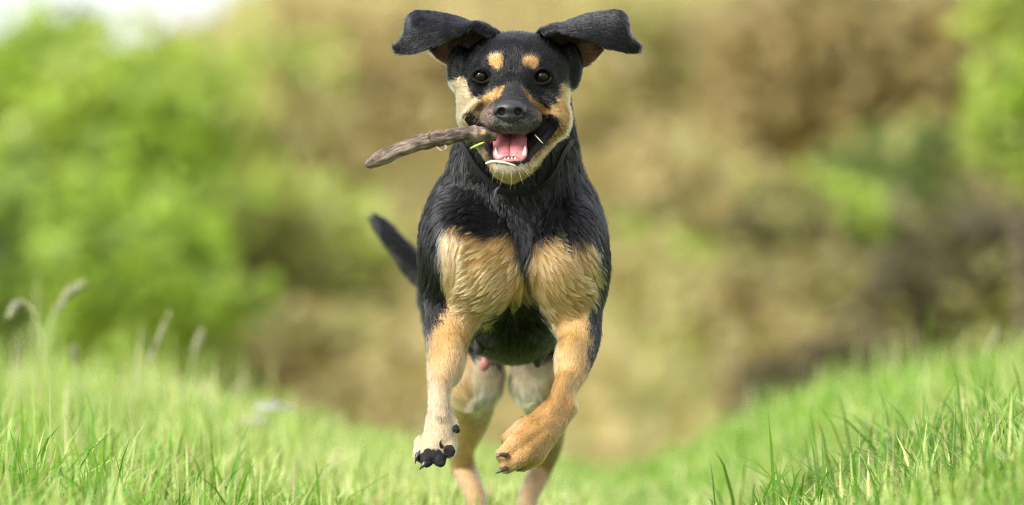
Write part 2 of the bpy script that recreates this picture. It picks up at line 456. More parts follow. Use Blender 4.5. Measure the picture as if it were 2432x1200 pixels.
# ------------------------------------------------------------------ grass
def blades(name, x, y, hgt, wid, lean, tint):
    n = len(x); z = ground_h(x, y) - .004
    az = RNG.uniform(0, 2 * np.pi, n); fx, fy = np.cos(az), np.sin(az)          # direction of the bend
    wa = az + np.pi / 2 + RNG.normal(size=n) * .5; wx, wy = np.cos(wa), np.sin(wa)
    V = np.zeros((n, 7, 3))
    for i, (s_, w_) in enumerate(((0, .8), (.38, 1), (.74, .72), (1, 0))):
        off = lean * s_ ** 1.9 * hgt; up = hgt * (s_ - .38 * np.minimum(lean, 1.2) * s_ ** 2.6)
        cx, cy, cz = x + fx * off, y + fy * off, z + up
        if i < 3:
            V[:, 2 * i] = np.stack([cx - wx * wid * w_, cy - wy * wid * w_, cz], 1)
            V[:, 2 * i + 1] = np.stack([cx + wx * wid * w_, cy + wy * wid * w_, cz], 1)
        else: V[:, 6] = np.stack([cx, cy, cz], 1)
    b = (np.arange(n) * 7)[:, None]
    T = np.concatenate([b + np.array([q]) for q in ([0, 1, 3], [0, 3, 2], [2, 3, 5], [2, 5, 4], [4, 5, 6])], 1).reshape(-1, 3)
    me = np_mesh(name, V.reshape(-1, 3), T)
    set_color(me, 'tint', np.repeat(np.clip(tint, .005, .9), 7, axis=0)); me.materials.append(M_GRASS)
    return me

def grass_zone(n, x0, x1, y0, y1):
    return RNG.uniform(x0, x1, n), RNG.uniform(y0, y1, n)
parts = [grass_zone(52000, -1.25, 1.25, -.9, 2.6), grass_zone(42000, -1.5, 1.5, 2.6, 6.4), grass_zone(9000, -2.2, 2.2, 6.4, 10), grass_zone(12000, -3, 3, -4, -.9), grass_zone(14000, -3, -1.25, -.9, 5), grass_zone(14000, 1.25, 3, -.9, 5)]
x = np.concatenate([q[0] for q in parts]); y = np.concatenate([q[1] for q in parts]); n = len(x)
p = np.stack([x, y, 0 * x], 1)
bank = np.clip((np.abs(x - .05) - .2) / .5, 0, 1)
hgt = (.045 + .085 * bank) * RNG.uniform(.45, 1.0, n) * (1 + .9 * RNG.random(n) ** 6) * (1 + .3 * wob(p, 6, 3))
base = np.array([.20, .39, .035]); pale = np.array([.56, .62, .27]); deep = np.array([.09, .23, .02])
q = np.clip(.42 + .30 * np.exp(-(x / .6) ** 2) + .5 * wob(p, 5, 1) + .35 * RNG.normal(size=n), 0, 1)[:, None]  # paler middle strip: the sunlit crest painted into the blades
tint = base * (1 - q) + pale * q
dk = RNG.random(n) < .22; tint[dk] = deep * RNG.uniform(.8, 1.3, (dk.sum(), 1))
dry = RNG.random(n) < .07; tint[dry] = np.array([.52, .47, .26]) * RNG.uniform(.7, 1.1, (dry.sum(), 1))
lean = np.abs(RNG.normal(.4, .5, n))
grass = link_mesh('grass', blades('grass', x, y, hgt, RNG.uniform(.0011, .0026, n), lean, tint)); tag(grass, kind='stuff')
# longer, darker blades in the near corners
n1, n2 = 1500, 700
x = np.concatenate([.27 + .9 * RNG.beta(2.2, 1.3, n1), -.25 - .9 * RNG.beta(2.2, 1.3, n2)]); y = np.concatenate([RNG.uniform(-.75, .8, n1), RNG.uniform(-.7, .9, n2)])
n = n1 + n2
tint = np.array([.075, .19, .02]) * RNG.uniform(.7, 1.7, (n, 1)) + np.array([.03, .03, 0]) * RNG.random((n, 1))
tint[n1:] *= 1.25
lg = link_mesh('long_grass', blades('long_grass', x, y, RNG.uniform(.09, .19, n), RNG.uniform(.0013, .0026, n), np.abs(RNG.normal(.7, .35, n)), tint)); tag(lg, kind='stuff')

# tall wispy blades that stand above the left bank, out of focus
n = 700
x = -.32 - 1.0 * RNG.random(n) ** .75; y = RNG.uniform(.9, 3.2, n)
tint = np.array([.34, .48, .12]) * RNG.uniform(.6, 1.3, (n, 1)); dry = RNG.random(n) < .2; tint[dry] = np.array([.55, .52, .34]) * RNG.uniform(.7, 1.1, (dry.sum(), 1))
wg = link_mesh('wispy_grass', blades('wispy_grass', x, y, RNG.uniform(.10, .24, n) * (.5 + .8 * np.clip(-x - .2, 0, .9)) * (1 + .5 * RNG.random(n) ** 5), RNG.uniform(.0014, .0030, n), np.abs(RNG.normal(.3, .3, n)), tint)); tag(wg, kind='stuff')

# ------------------------------------------------------------------ the dog
RING = [(1096, 352, .115), (1116, 398, .095), (1158, 440, .082), (1205, 461, .076), (1250, 464, .075), (1298, 452, .08), (1334, 412, .094), (1356, 350, .112), (1352, 296, .2), (1228, 262, .28), (1104, 296, .2)]
def build_dog():
    root = empty('dog', (0.0, 0.35, 0.0))
    tag(root, 'black and tan dog leaping over grass, ears flying, stick in its mouth', 'dog')

    xs = np.arange(-0.22, 0.215, 0.002)
    ys = np.concatenate([np.arange(-0.105, 0.13, 0.002), 0.13 + np.cumsum(np.linspace(0.0022, 0.006, 60)), ])
    ys = np.concatenate([ys, np.arange(ys[-1] + 0.006, 1.16, 0.006)])
    zs = np.arange(-0.03, 0.80, 0.0021)
    f = Field(xs, ys, zs)
    NOSE = P(1211, 262, -0.085)

    # --- trunk
    DOWN = (0, 0.35, -1)
    f.ell(P(1220, 620, 0.42), (R(196, .42), .30, R(195, .42)), 0.03, 'torso', (0, 1, -0.35))
    f.cap(P(1222, 600, .6), P(1222, 590, .84), R(165, .6), R(140, .84), 0.05, 'torso', (0, 1, -0.3))
    f.ell(P(1220, 765, .36), (R(112, .36), .20, R(98, .36)), 0.03, 'belly', (0, 1, -0.1))
    f.cap(P(1230, 262, .145), P(1220, 520, .22), R(120, .14), R(186, .22), 0.03, 'neck', (0, .25, -1))
    for sx, cx in ((-1, 1085), (1, 1352)):
        f.ell(P(cx, 600, .21), (R(86, .21), .14, R(165, .21)), 0.03, 'shoulder', (sx * .12, .5, -1))
    f.ell(P(1240, 610, .16), (R(70, .16), .06, R(110, .16)), 0.04, 'chest', (0, 0, -1))
    f.ell(P(1146, 612, .155), (R(100, .15), .085, R(136, .15)), 0.042, 'chest', (-1, 0, -.35))
    f.ell(P(1334, 622, .155), (R(92, .15), .085, R(138, .15)), 0.026, 'chest', (.9, 0, -.5))
    # --- front legs
    def chain(pts, grp, k=0.014):
        f.limb([P(*a[:3]) for a in pts], [R(a[3], a[2]) for a in pts], k, grp)
    chain([(1090, 650, .17, 74), (1074, 745, .14, 62), (1064, 805, .115, 50), (1053, 865, .08, 38), (1043, 940, .04, 25), (1046, 1000, .012, 30), (1044, 1030, .0, 32)], 'foreleg', .024)
    chain([(1350, 650, .17, 74), (1366, 745, .14, 62), (1376, 806, .115, 48), (1364, 866, .08, 38), (1342, 925, .045, 29), (1331, 968, .02, 31), (1310, 992, .008, 34)], 'foreleg', .024)
    f.ell(P(1068, 1010, .012), (R(16, 0), .012, R(18, 0)), .008, 'foreleg', (0, 0, -1)); f.ell(P(1350, 962, .02), (R(17, 0), .014, R(20, 0)), .008, 'foreleg', (-.3, 0, -1))
    f.cap(P(1382, 770, .15), P(1392, 812, .15), R(30, .1), R(22, .1), .015, 'foreleg'); f.cap(P(1052, 780, .15), P(1042, 815, .15), R(30, .1), R(22, .1), .015, 'foreleg')
    f.ell(P(1070, 852, .082), (R(30, .08), .026, R(58, .08)), .016, 'foreleg', (0, -.3, -1)); f.ell(P(1352, 852, .082), (R(30, .08), .026, R(56, .08)), .016, 'foreleg', (-.2, -.3, -1))
    for q in ((1040, 900, .034, 1040, 990, -.014), (1052, 905, .034, 1054, 990, -.012), (1352, 890, .038, 1322, 968, -.010), (1338, 890, .036, 1306, 976, -.018)):   # tendons
        f.cap(P(*q[:3]), P(*q[3:]), R(8, 0), R(7, 0), .007, 'foreleg')
    # left paw in the picture: pads turned to the viewer
    chain([(1046, 1003, .012, 31), (1042, 1040, -.002, 35), (1034, 1066, -.012, 34)], 'paw', .008)
    for a in ((1064, 1052, -.006, 21, 1067, 1072, -.022, 16), (1040, 1062, -.012, 20, 1044, 1093, -.03, 16), (1018, 1062, -.010, 20, 1013, 1094, -.028, 16), (1004, 1052, .002, 19, 996, 1080, -.010, 15)):
        f.cap(P(*a[:3]), P(*a[4:7]), R(a[3], 0), R(a[7], 0), 0.0035, 'paw')
    # right paw: folded at the wrist, toes towards the left
    chain([(1331, 968, .02, 31), (1304, 1000, .0, 41), (1270, 1038, -.018, 47), (1250, 1058, -.024, 42)], 'paw', .008)
    for a in ((1286, 994, -.022, 12, 1252, 1014, -.028, 25, 1210, 1044, -.024, 19), (1290, 1014, -.034, 12, 1240, 1046, -.045, 25, 1199, 1080, -.046, 20), (1296, 1030, -.036, 12, 1248, 1074, -.048, 24, 1204, 1106, -.046, 18), (1306, 1036, -.024, 12, 1272, 1076, -.032, 25, 1242, 1100, -.028, 19)):
        f.limb([P(*a[:3]), P(*a[4:7]), P(*a[8:11])], [R(a[3], 0), R(a[7], 0), R(a[11], 0)], .0035, 'paw', 6)
    # --- hind legs
    chain([(1096, 690, .80, 98), (1106, 800, .66, 88), (1120, 905, .60, 66)], 'thigh', 0.03)
    chain([(1121, 890, .60, 66), (1122, 980, .67, 46), (1100, 1062, .76, 28), (1100, 1108, .80, 29), (1126, 1170, .76, 25), (1132, 1225, .72, 27), (1132, 1275, .66, 36), (1130, 1300, .60, 32)], 'hindleg')
    chain([(1330, 690, .80, 98), (1314, 800, .66, 86), (1286, 905, .60, 62)], 'thigh', 0.03)
    chain([(1285, 890, .60, 62), (1298, 990, .68, 44), (1304, 1050, .76, 32), (1284, 1112, .80, 27), (1256, 1180, .75, 22), (1247, 1225, .70, 25), (1245, 1275, .64, 34), (1244, 1300, .58, 31)], 'hindleg')
    # --- tail
    chain([(1190, 560, .90, 42), (1090, 665, .97, 32), (1010, 655, .99, 28), (962, 602, 1.0, 24), (922, 556, 1.01, 20), (897, 528, 1.02, 12)], 'tail', 0.012)
    # --- head
    H = 'head'; hf = (0, 1, 0)
    f.ell(P(1226, 170, .075), (R(132, .07), .085, R(95, .07)), 0.012, H, hf)
    f.ell(P(1222, 235, .07), (R(120, .07), .085, R(95, .07)), 0.014, H, hf)
    for cx in (1134, 1302): f.ell(P(cx, 228, .052), (R(48, .05), .05, R(62, .05)), 0.012, H, hf)
    for cx, cy in ((1133, 278), (1303, 278)): f.ell(P(cx, cy, .048), (R(46, .05), .042, R(40, .05)), 0.012, H, hf)
    f.ell(P(1090, 166, .08), (R(26, .08), .03, R(54, .08)), .012, H, hf); f.ell(P(1354, 158, .08), (R(27, .08), .03, R(54, .08)), .012, H, hf)
    for cx in (1176, 1260): f.ell(P(cx, 147, .016), (R(30, 0), .020, R(24, 0)), 0.010, H, hf)
    f.cap(P(1218, 165, .03), P(1215, 225, -.012), R(60, 0), R(42, 0), 0.014, H, hf)     # bridge of the nose
    f.cap(P(1215, 225, -.005), P(1211, 268, -.045), R(48, 0), R(45, 0), 0.012, H, hf)
    f.ell(P(1178, 282, -.036), (R(38, 0), .036, R(36, 0)), 0.010, H, hf)                 # flews
    f.ell(P(1246, 282, -.036), (R(40, 0), .036, R(36, 0)), 0.010, H, hf)
    f.cap(P(1212, 292, -.062), P(1212, 302, -.048), R(24, 0), R(26, 0), 0.008, H, hf)
    for sx in (-1, 1):                                          # hollow beside the bridge, furrow of the brow, folds of the cheek
        f.ell(P(1216 + sx * 50, 214, -.022), (R(20, 0), .012, R(24, 0)), .012, carve=True)
        f.cap(P(1216 + sx * 46, 232, -.060), P(1216 + sx * 92, 258, -.024), R(5, 0), R(6, 0), .014, carve=True)
    f.cap(P(1218, 95, -.002), P(1218, 165, -.022), R(7, 0), R(9, 0), .014, carve=True)
    for q in ([(1290, 236, .0), (1318, 252, -.002), (1336, 280, .004)], [(1300, 222, .004), (1334, 244, .002), (1350, 280, .010)], [(1140, 240, .0), (1118, 254, -.002), (1100, 280, .006)]):
        sp = spline([P(*w) for w in q], 8)
        for a, b in zip(sp[:-1], sp[1:]): f.cap(a, b, R(5, 0), R(5, 0), .006, H, hf)
    # lower jaw
    f.cap(P(1212, 403, -.036), P(1230, 365, .04), R(28, 0), R(56, 0), 0.012, 'jaw', hf)
    f.cap(P(1188, 392, -.03), P(1132, 290, .05), R(19, 0), R(32, 0), 0.010, 'jaw', hf)
    f.cap(P(1242, 392, -.03), P(1318, 288, .05), R(20, 0), R(36, 0), 0.010, 'jaw', hf)
    f.ell(P(1212, 396, -.036), (R(45, 0), .016, R(26, 0)), 0.008, 'jaw', hf)
    # mouth opening
    f.ell(P(1210, 348, -.035), (R(46, 0), .068, R(29, 0)), 0.006, carve=True)
    f.cap(P(1246, 346, -.035), P(1314, 298, -.004), R(16, 0), R(13, 0), 0.006, carve=True)
    f.cap(P(1172, 336, -.035), P(1112, 284, .002), R(15, 0), R(11, 0), 0.006, carve=True)
    # lower lip rim and lip folds
    lip = [(1306, 312, .004), (1262, 358, -.026), (1250, 380, -.044), (1212, 389, -.052), (1177, 380, -.044), (1160, 348, -.026), (1128, 305, .004)]
    sp = spline([P(*q) for q in lip], 14)
    for a, b in zip(sp[:-1], sp[1:]): f.cap(a, b, R(5.5, 0), R(5.5, 0), 0.004, 'lip', hf)
    sp = spline([P(*q) for q in [(1318, 272, .002), (1334, 285, .008), (1332, 312, .014)]], 6)
    for a, b in zip(sp[:-1], sp[1:]): f.cap(a, b, R(13, 0), R(12, 0), 0.008, 'jaw', hf)
    # eyes: lids, then the opening
    EYES = [P(1143, 181, .0095), P(1288, 182, .0095)]
    for e in EYES:
        f.ell(e + np.array([0, .001, 0]), (R(29, 0), R(26, 0), R(27, 0)), 0.008, H, hf)
    for e, sx, w_ in zip(EYES, (-1, 1), (18.5, 21)):
        f.ell(e + np.array([0, -.015, -.0003]), (R(w_, 0), .016, R(w_ * .68, 0)), 0.003, rot=Matrix.Rotation(sx * -.14, 3, 'Y'), carve=True)
    for e, sx, w_ in zip(EYES, (-1, 1), (19.5, 22)):                # rims of the lids
        pp = lambda dx, dz, y: e + np.array([sx * dx * w_ / S, y, dz * w_ / S])
        up = spline([pp(-1.18, -.30, -.0125), pp(-.6, .58, -.0158), pp(.1, .86, -.0158), pp(.75, .56, -.0130), pp(1.15, -.02, -.0085)], 9)
        lo = spline([pp(-1.18, -.30, -.0125), pp(-.55, -.74, -.0138), pp(.1, -.86, -.0138), pp(.75, -.56, -.0115), pp(1.15, -.02, -.0085)], 9)
        for q, r_ in ((up, 4.0), (lo, 2.6)):
            for a, b in zip(q[:-1], q[1:]): f.cap(a, b, R(r_, 0), R(r_, 0), .0022, 'lid', hf)
    # ears: a flap that folds over, and the wall of the ear behind it
    def ear(T, Fr, B, sx):
        n, m = 22, 9
        T = spline([P(*q) for q in T], n); Fr = spline([P(*q) for q in Fr], n); V = []; F = []
        for i in range(n):
            for j in range(m):
                t = j / (m - 1); p = T[i] * (1 - t) + Fr[i] * t
                p = p + np.array([0, -0.011 * math.sin(math.pi * t), 0.004 * math.sin(math.pi * t)])
                V.append(p)
        for i in range(n - 1):
            for j in range(m - 1):
                a = i * m + j; F.append((a, a + 1, a + m + 1)); F.append((a, a + m + 1, a + m))
        f.sheet(V, F, 0.0015, 0.004, 'ear', (sx, .15, -.35))
        B = spline([P(*q) for q in B], 12); V2 = []; F2 = []
        for i in range(12):
            tp = T[int(i * 0.62 * (n - 1) / 11)] + np.array([0, .006, -.001])
            for j in range(m):
                t = j / (m - 1); p = tp * (1 - t) + B[i] * t
                V2.append(p + np.array([0, 0.016 * math.sin(math.pi * t), 0]))
        for i in range(11):
            for j in range(m - 1):
                a = i * m + j; F2.append((a, a + 1, a + m + 1)); F2.append((a, a + m + 1, a + m))
        f.sheet(V2, F2, 0.0016, 0.005, 'earback', (sx, .2, -.2))
    ear([(1186, 78, .07), (1150, 58, .066), (1124, 54, .062), (1085, 40, .058), (1046, 31, .054), (1010, 27, .05), (986, 27, .046), (969, 42, .044), (962, 80, .046), (939, 108, .052)],
        [(1168, 84, .045), (1126, 66, .036), (1101, 77, .030), (1069, 92, .026), (1042, 104, .026), (1019, 114, .028), (1000, 121, .031), (979, 126, .036), (958, 127, .042), (942, 125, .050)],
        [(1120, 150, .07), (1095, 158, .074), (1072, 156, .08), (1054, 147, .084), (1036, 135, .078), (1022, 120, .056)], -1)
    ear([(1276, 76, .07), (1306, 62, .066), (1333, 56, .062), (1362, 45, .058), (1398, 33, .054), (1437, 27, .05), (1468, 25, .046), (1486, 40, .044), (1494, 80, .046), (1518, 108, .052)],
        [(1292, 84, .045), (1322, 74, .036), (1345, 82, .030), (1380, 89, .026), (1410, 99, .026), (1437, 113, .028), (1456, 117, .031), (1475, 121, .036), (1496, 125, .042), (1514, 124, .050)],
        [(1335, 150, .07), (1360, 160, .074), (1380, 160, .08), (1396, 154, .084), (1414, 139, .078), (1432, 119, .056)], 1)

    co, quads, pid = f.mesh()
    nv = len(co)
    grp_names = np.array(f.grp); g = grp_names[pid]
    nrm = vnormals(co, quads)
    flow = np.array(f.flow)[pid]
    isH = np.isin(g, ['head', 'jaw', 'lip', 'lid'])
    fh = co - NOSE; fh /= np.linalg.norm(fh, axis=1)[:, None] + 1e-9
    flow = np.where(isH[:, None], fh, flow)
    flow = relax(flow, quads, 12, nv)
    flow -= nrm * (flow * nrm).sum(1)[:, None]
    flow /= np.linalg.norm(flow, axis=1)[:, None] + 1e-9

    def px_of(p, y0=0.0):
        s_ = S * D / (D + y0)
        return 1216 + p[:, 0] * s_, 600 - (p[:, 2] - ZC) * s_

    BLACK = np.array([.0028, .0028, .0036]); TAN = np.array([.42, .262, .103]); LIT_CREAM = np.array([.50, .39, .25])
    ORANGE = np.array([.40, .225, .08]); PALE = np.array([.50, .43, .33]); RUST = np.array([.33, .18, .065]); GREY = np.array([.05, .047, .05])
    def coat(p, g, jit, rnd, nm):
        """colour of the coat at points p (markings of this dog, plus light painted on its left side and ears), group names g"""
        n = len(p); c = np.tile(BLACK, (n, 1))
        x, z = px_of(p, .0); y = p[:, 1]
        w = jit * RNG.normal(size=(n, 2)) + 5 * np.stack([wob(p, 190, 1), wob(p, 190, 4)], 1)
        hx, hz = x + .75 * w[:, 0], z + .75 * w[:, 1]
        head = np.isin(g, ['head', 'jaw', 'lip', 'lid']); front = y < 0.085
        def put(mask, col, a=1.0):
            c[mask] = c[mask] * (1 - a) + np.asarray(col) * a
        e = lambda cx, cy, rx, ry: ((hx - cx) / rx) ** 2 + ((hz - cy) / ry) ** 2 < 1
        cheekL = [(1088, 178), (1106, 186), (1114, 212), (1136, 238), (1166, 219), (1196, 200), (1199, 222), (1178, 246), (1166, 276), (1152, 292), (1128, 280), (1112, 262), (1108, 300), (1060, 330), (1060, 200)]
        cheekR = [(1236, 203), (1246, 212), (1270, 238), (1296, 252), (1320, 246), (1326, 198), (1342, 194), (1370, 230), (1360, 300), (1335, 345), (1300, 345), (1330, 300), (1322, 277), (1290, 272), (1266, 258), (1246, 232)]
        jawp = [(1345, 290), (1362, 270), (1345, 340), (1290, 410), (1262, 440), (1180, 440), (1140, 385), (1120, 330), (1150, 350), (1176, 388), (1200, 396), (1240, 394), (1266, 376), (1300, 330)]
        put(head & front & pip(cheekL, hx, hz), LIT_CREAM * .8 + TAN * .2)  # left cheek cream: sunlight painted into the coat
        put(head & front & pip(cheekR, hx, hz), TAN * .85)
        put(head & front & pip(cheekR, hx, hz) & (hx < 1300), RUST * .95)
        put(head & front & pip(cheekL, hx, hz) & (hx > 1140) & (hz < 250), ORANGE * .6 + TAN * .35)
        put(head & front & pip(cheekL, hx, hz) & (hx > 1128 + 14 * rnd) & (hz >= 240 + 10 * rnd), [.22, .145, .095])
        put(head & (y < .06) & pip(jawp, hx, hz), TAN * .72)
        put(head & (y < .0) & e(1210, 398, 42, 14), PALE * .8)
        put(head & front & (e(1179, 147, 17.5, 20.5) | e(1258, 147, 21, 17.5)), ORANGE * 1.05)
        # grizzled charcoal muzzle round the nose, black lips
        mz = head & (y < -.012) & e(1212, 280, 72, 46) & (hz < 330)
        put(mz, GREY * .55)
        put(mz & (hz > 285) & (rnd > .55), GREY * 2.2)
        put(mz & (hz > 240) & (rnd < (1186 - hx) / 42), [.20, .135, .095])
        put(mz & (hz > 240) & (rnd < (hx - 1268) / 34), RUST * .6)
        put(head & (y < .0) & e(1216, 226, 24, 34), GREY * .5)
        lipd = head & (np.isin(g, ['lip']) | (pip([(1268, 290), (1300, 274), (1322, 280), (1328, 300), (1300, 340), (1266, 372), (1248, 384), (1240, 330)], x, z) & (y < .03)) | (pip([(1170, 322), (1108, 266), (1112, 300), (1160, 350)], x, z) & (y < .03)))
        put(lipd, [.016, .013, .014])
        put(e(1143, 181, 30, 24) & (y < .06) & head, BLACK); put(e(1288, 182, 30, 24) & (y < .06) & head, BLACK)
        put(np.isin(g, ['ear']), BLACK * 3.2)  # flaps greyed: sheen of the sky painted in
        # inside of the ears
        eb = np.isin(g, ['earback']) & (y < .14) & (nm[:, 1] * -1 - .35 * nm[:, 2] > .15)
        put(eb & (rnd > .12), [.07, .036, .024]); put(eb & ((x < 1062) | (x > 1375)) & (z > 95), [.15, .085, .045])
        # chest patches
        x, z = px_of(p, .09); cx, cz = x + w[:, 0], z + 1.5 * w[:, 1]
        body = np.isin(g, ['chest', 'shoulder', 'neck', 'torso', 'foreleg', 'paw', 'belly'])
        left = [(1046, 545), (1075, 532), (1100, 538), (1140, 558), (1168, 566), (1200, 545), (1222, 580), (1238, 620), (1247, 665), (1250, 704), (1226, 716), (1192, 736), (1170, 766), (1146, 800), (1130, 830), (1098, 830), (1072, 770), (1058, 720), (1046, 640)]
        right = [(1252, 706), (1252, 640), (1266, 590), (1296, 562), (1330, 568), (1352, 580), (1400, 558), (1420, 600), (1424, 660), (1410, 720), (1394, 745), (1392, 830), (1330, 830), (1310, 780), (1290, 740), (1268, 718)]
        fr = y < .2
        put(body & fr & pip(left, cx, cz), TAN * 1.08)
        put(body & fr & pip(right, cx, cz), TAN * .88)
        lw = np.clip((1130 - cx) / 70, 0, 1)
        m = body & fr & pip(left, cx, cz); c[m] = c[m] * (1 - .55 * lw[m, None]) + LIT_CREAM * .55 * lw[m, None]  # outer left patch lightened: sunlight painted in
        # front legs
        leg = np.isin(g, ['foreleg', 'paw']) & (z > 735)
        onL = x < np.where(z > 990, 1150, 1216)
        L = leg & onL
        outL = pip([(900, 600), (1044, 620), (1060, 684), (1070, 712), (1054, 742), (1038, 766), (1020, 800), (1008, 840), (1000, 880), (900, 905)], x + 7 * RNG.normal(size=n) + w[:, 0], z + 9 * RNG.normal(size=n))
        outR = pip([(1500, 600), (1420, 636), (1411, 680), (1392, 722), (1400, 760), (1404, 800), (1404, 840), (1400, 880), (1500, 905)], x + 7 * RNG.normal(size=n) + w[:, 0], z + 9 * RNG.normal(size=n))
        Lt = L & ~outL
        Lf = np.clip((cz - 840) / 90, 0, 1)[:, None]
        c[Lt] = (TAN * 1.0 * (1 - Lf) + (PALE * .55 + TAN * .42) * Lf)[Lt]  # lower left leg paled: light from the left painted in
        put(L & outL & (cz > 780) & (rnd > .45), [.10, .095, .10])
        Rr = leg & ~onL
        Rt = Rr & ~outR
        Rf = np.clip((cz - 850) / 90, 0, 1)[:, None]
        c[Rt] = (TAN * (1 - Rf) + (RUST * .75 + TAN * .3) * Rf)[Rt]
        # hind legs
        hl = np.isin(g, ['hindleg']); put(hl, TAN * .72 + PALE * .24)
        x7, z7 = px_of(p, .65)
        th = np.isin(g, ['thigh']); inner = (np.abs(x7 - 1208) < 92 + 12 * wob(p, 90, 2) - (z7 < 860) * 60) & (z7 > 800)
        put(th & (z7 > 850) & ~inner, TAN * .9); put(th & inner, [.58, .49, .32])
        put(hl & (np.abs(x7 - 1208) < 86) & (z7 < 1010), PALE * .7 + TAN * .3)
        # pads
        x, z = px_of(p, 0)
        pad = np.isin(g, ['paw']) & (y < .01) & (((x - 1028) / 34) ** 2 + ((z - 1090) / 26) ** 2 < 1)
        put(pad, [.016, .014, .016])
        return c

    rnd0 = RNG.random(nv)
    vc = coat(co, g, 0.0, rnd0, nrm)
    # the inside of the mouth and the sockets are bare skin
    px, pz = px_of(co)
    bare = np.zeros(nv, bool)
    inm = isH & (((px - 1210) / 50) ** 2 + ((pz - 348) / 32) ** 2 < 1) & (co[:, 1] < .05)
    inm &= ((P(1210, 348, -.02) - co) * nrm).sum(1) > .002
    mc = isH & ~inm & (co[:, 1] < .03) & (pip([(1244, 324), (1300, 280), (1326, 288), (1320, 310), (1262, 366)], px, pz) | pip([(1176, 316), (1110, 268), (1102, 284), (1160, 350)], px, pz))
    sock = np.zeros(nv, bool)
    for e in EYES: sock |= np.linalg.norm((co - e) * [1, 1, 1.25], axis=1) < R(28.5, 0)
    vc[inm] = [.10, .035, .035]; vc[mc] = [.014, .011, .012]; vc[sock] = [.008, .007, .007]; vc[g == 'lid'] = [.006, .0055, .006]
    lipm = isH & (g == 'lip'); vc[lipm] = [.018, .014, .016]
    nose_m = isH & (np.linalg.norm((co - P(1211, 264, -.066)) * [1, .8, 1.3], axis=1) < .024)
    padm = (g == 'paw') & (co[:, 1] < .008) & (((px - 1028) / 36) ** 2 + ((pz - 1090) / 27) ** 2 < 1)
    bare |= inm | mc | sock | lipm | nose_m | padm
    me = np_mesh('dog_body', co, quads); set_color(me, 'coat', vc * .9)
    m_skin = principled('short coat and skin', rough=.6, attr='coat', bump=('n', 900, .25, .001), spec=.12)
    body = link_mesh('body', me, m_skin, root)

    # ---------------- fur
    LEN = dict(lid=.002, head=.0085, jaw=.009, lip=.002, ear=.0075, earback=.006, neck=.026, shoulder=.022, chest=.026, torso=.022, belly=.016,
               foreleg=.010, paw=.0055, thigh=.024, hindleg=.011, tail=.020, none=.01)
    DEN = dict(lid=0, head=70, jaw=60, lip=0, ear=85, earback=45, neck=30, shoulder=26, chest=32, torso=12, belly=18, foreleg=42, paw=70, thigh=18, hindleg=26, tail=30, none=10)
    LIE = dict(head=.30, jaw=.34, ear=.24, earback=.3, neck=.30, shoulder=.26, chest=.34, torso=.25, belly=.3, foreleg=.26, paw=.26, thigh=.32, hindleg=.26, tail=.28)
    vlen = np.array([LEN.get(k, .01) for k in f.grp])[pid]; vden = np.array([DEN.get(k, 10) for k in f.grp], float)[pid] * 1e4
    vlie = np.array([LIE.get(k, .3) for k in f.grp])[pid]
    vlen = relax(vlen[:, None], quads, 45, nv)[:, 0]; vlie = relax(vlie[:, None], quads, 45, nv)[:, 0]
    # shorter towards the nose and round the eyes, longer on the inner thighs
    dn = np.linalg.norm(co - NOSE, axis=1); vlen = np.where(isH, vlen * np.clip(.22 + dn / .13, .3, 1.25), vlen)
    for e in EYES: de = np.linalg.norm(co - e, axis=1); vlen = np.where(isH, vlen * np.clip((de - .012) / .02, .2, 1), vlen)
    px6, pz6 = px_of(co, .6)
    inn = (g == 'thigh') & (np.abs(px6 - 1208) < 95) & (pz6 > 830); vlen = np.where(inn, .030, vlen); vlie = np.where(inn, .2, vlie); vden = np.where(inn, 26e4, vden)
    vden[bare] = 0
    ringp = spline([P(*q) for q in RING], 120)
    from mathutils.kdtree import KDTree
    kd = KDTree(len(ringp))
    for i, q in enumerate(ringp): kd.insert(q, i)
    kd.balance()
    sel = np.where(np.isin(g, ['neck', 'jaw', 'chest', 'shoulder', 'head', 'torso']) & (co[:, 1] < .12) & (co[:, 2] < .65))[0]
    for i in sel:
        dd = kd.find(co[i])[2]
        if dd < .026 and g[i] != 'head': vlen[i] *= max(.25, dd / .026)
        if dd < .006: vden[i] *= .3
    tri = np.vstack([quads[:, [0, 1, 2]], quads[:, [0, 2, 3]]])
    a = np.linalg.norm(np.cross(co[tri[:, 1]] - co[tri[:, 0]], co[tri[:, 2]] - co[tri[:, 0]]), axis=1) / 2
    pr = a * vden[tri].min(1)
    N = int(pr.sum()); print('hairs', N, 'verts', nv)
    ti = RNG.choice(len(tri), N, p=pr / pr.sum())
    u = np.sqrt(RNG.random(N)); v = RNG.random(N); bw = np.stack([1 - u, u * (1 - v), u * v], 1)[:, :, None]
    T = tri[ti]
    p = (co[T] * bw).sum(1); n = (nrm[T] * bw).sum(1); t = (flow[T] * bw).sum(1); L = (vlen[T] * bw[:, :, 0]).sum(1); lie = vlie[T[:, 0]]
    gg = g[T[:, 0]]
    rnd = RNG.random(N)
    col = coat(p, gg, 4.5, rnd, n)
    long_ = np.clip((L - .011) / .012, 0, 1)
    # wavy partings in the longer coat
    bi = np.cross(n, t)
    t = t + bi * ((.55 * wob(p, 95, 2) + .35 * wob(p, 260, 5)) * (0.15 + .85 * long_))[:, None] + .10 * RNG.normal(size=(N, 3))
    t -= n * (t * n).sum(1)[:, None]; t /= np.linalg.norm(t, axis=1)[:, None] + 1e-9
    L = L * (0.75 + .5 * RNG.random(N))
    lift = np.clip(lie + .22 * wob(p, 330, 7) * long_ * np.where(np.isin(gg, ['chest', 'neck', 'shoulder']), 1, .3) + .06 * RNG.normal(size=N) + .45 * (RNG.random(N) < .03), .06, .95)
    K = 6; s = np.linspace(0, 1, K)
    pts = np.zeros((N, K, 3))
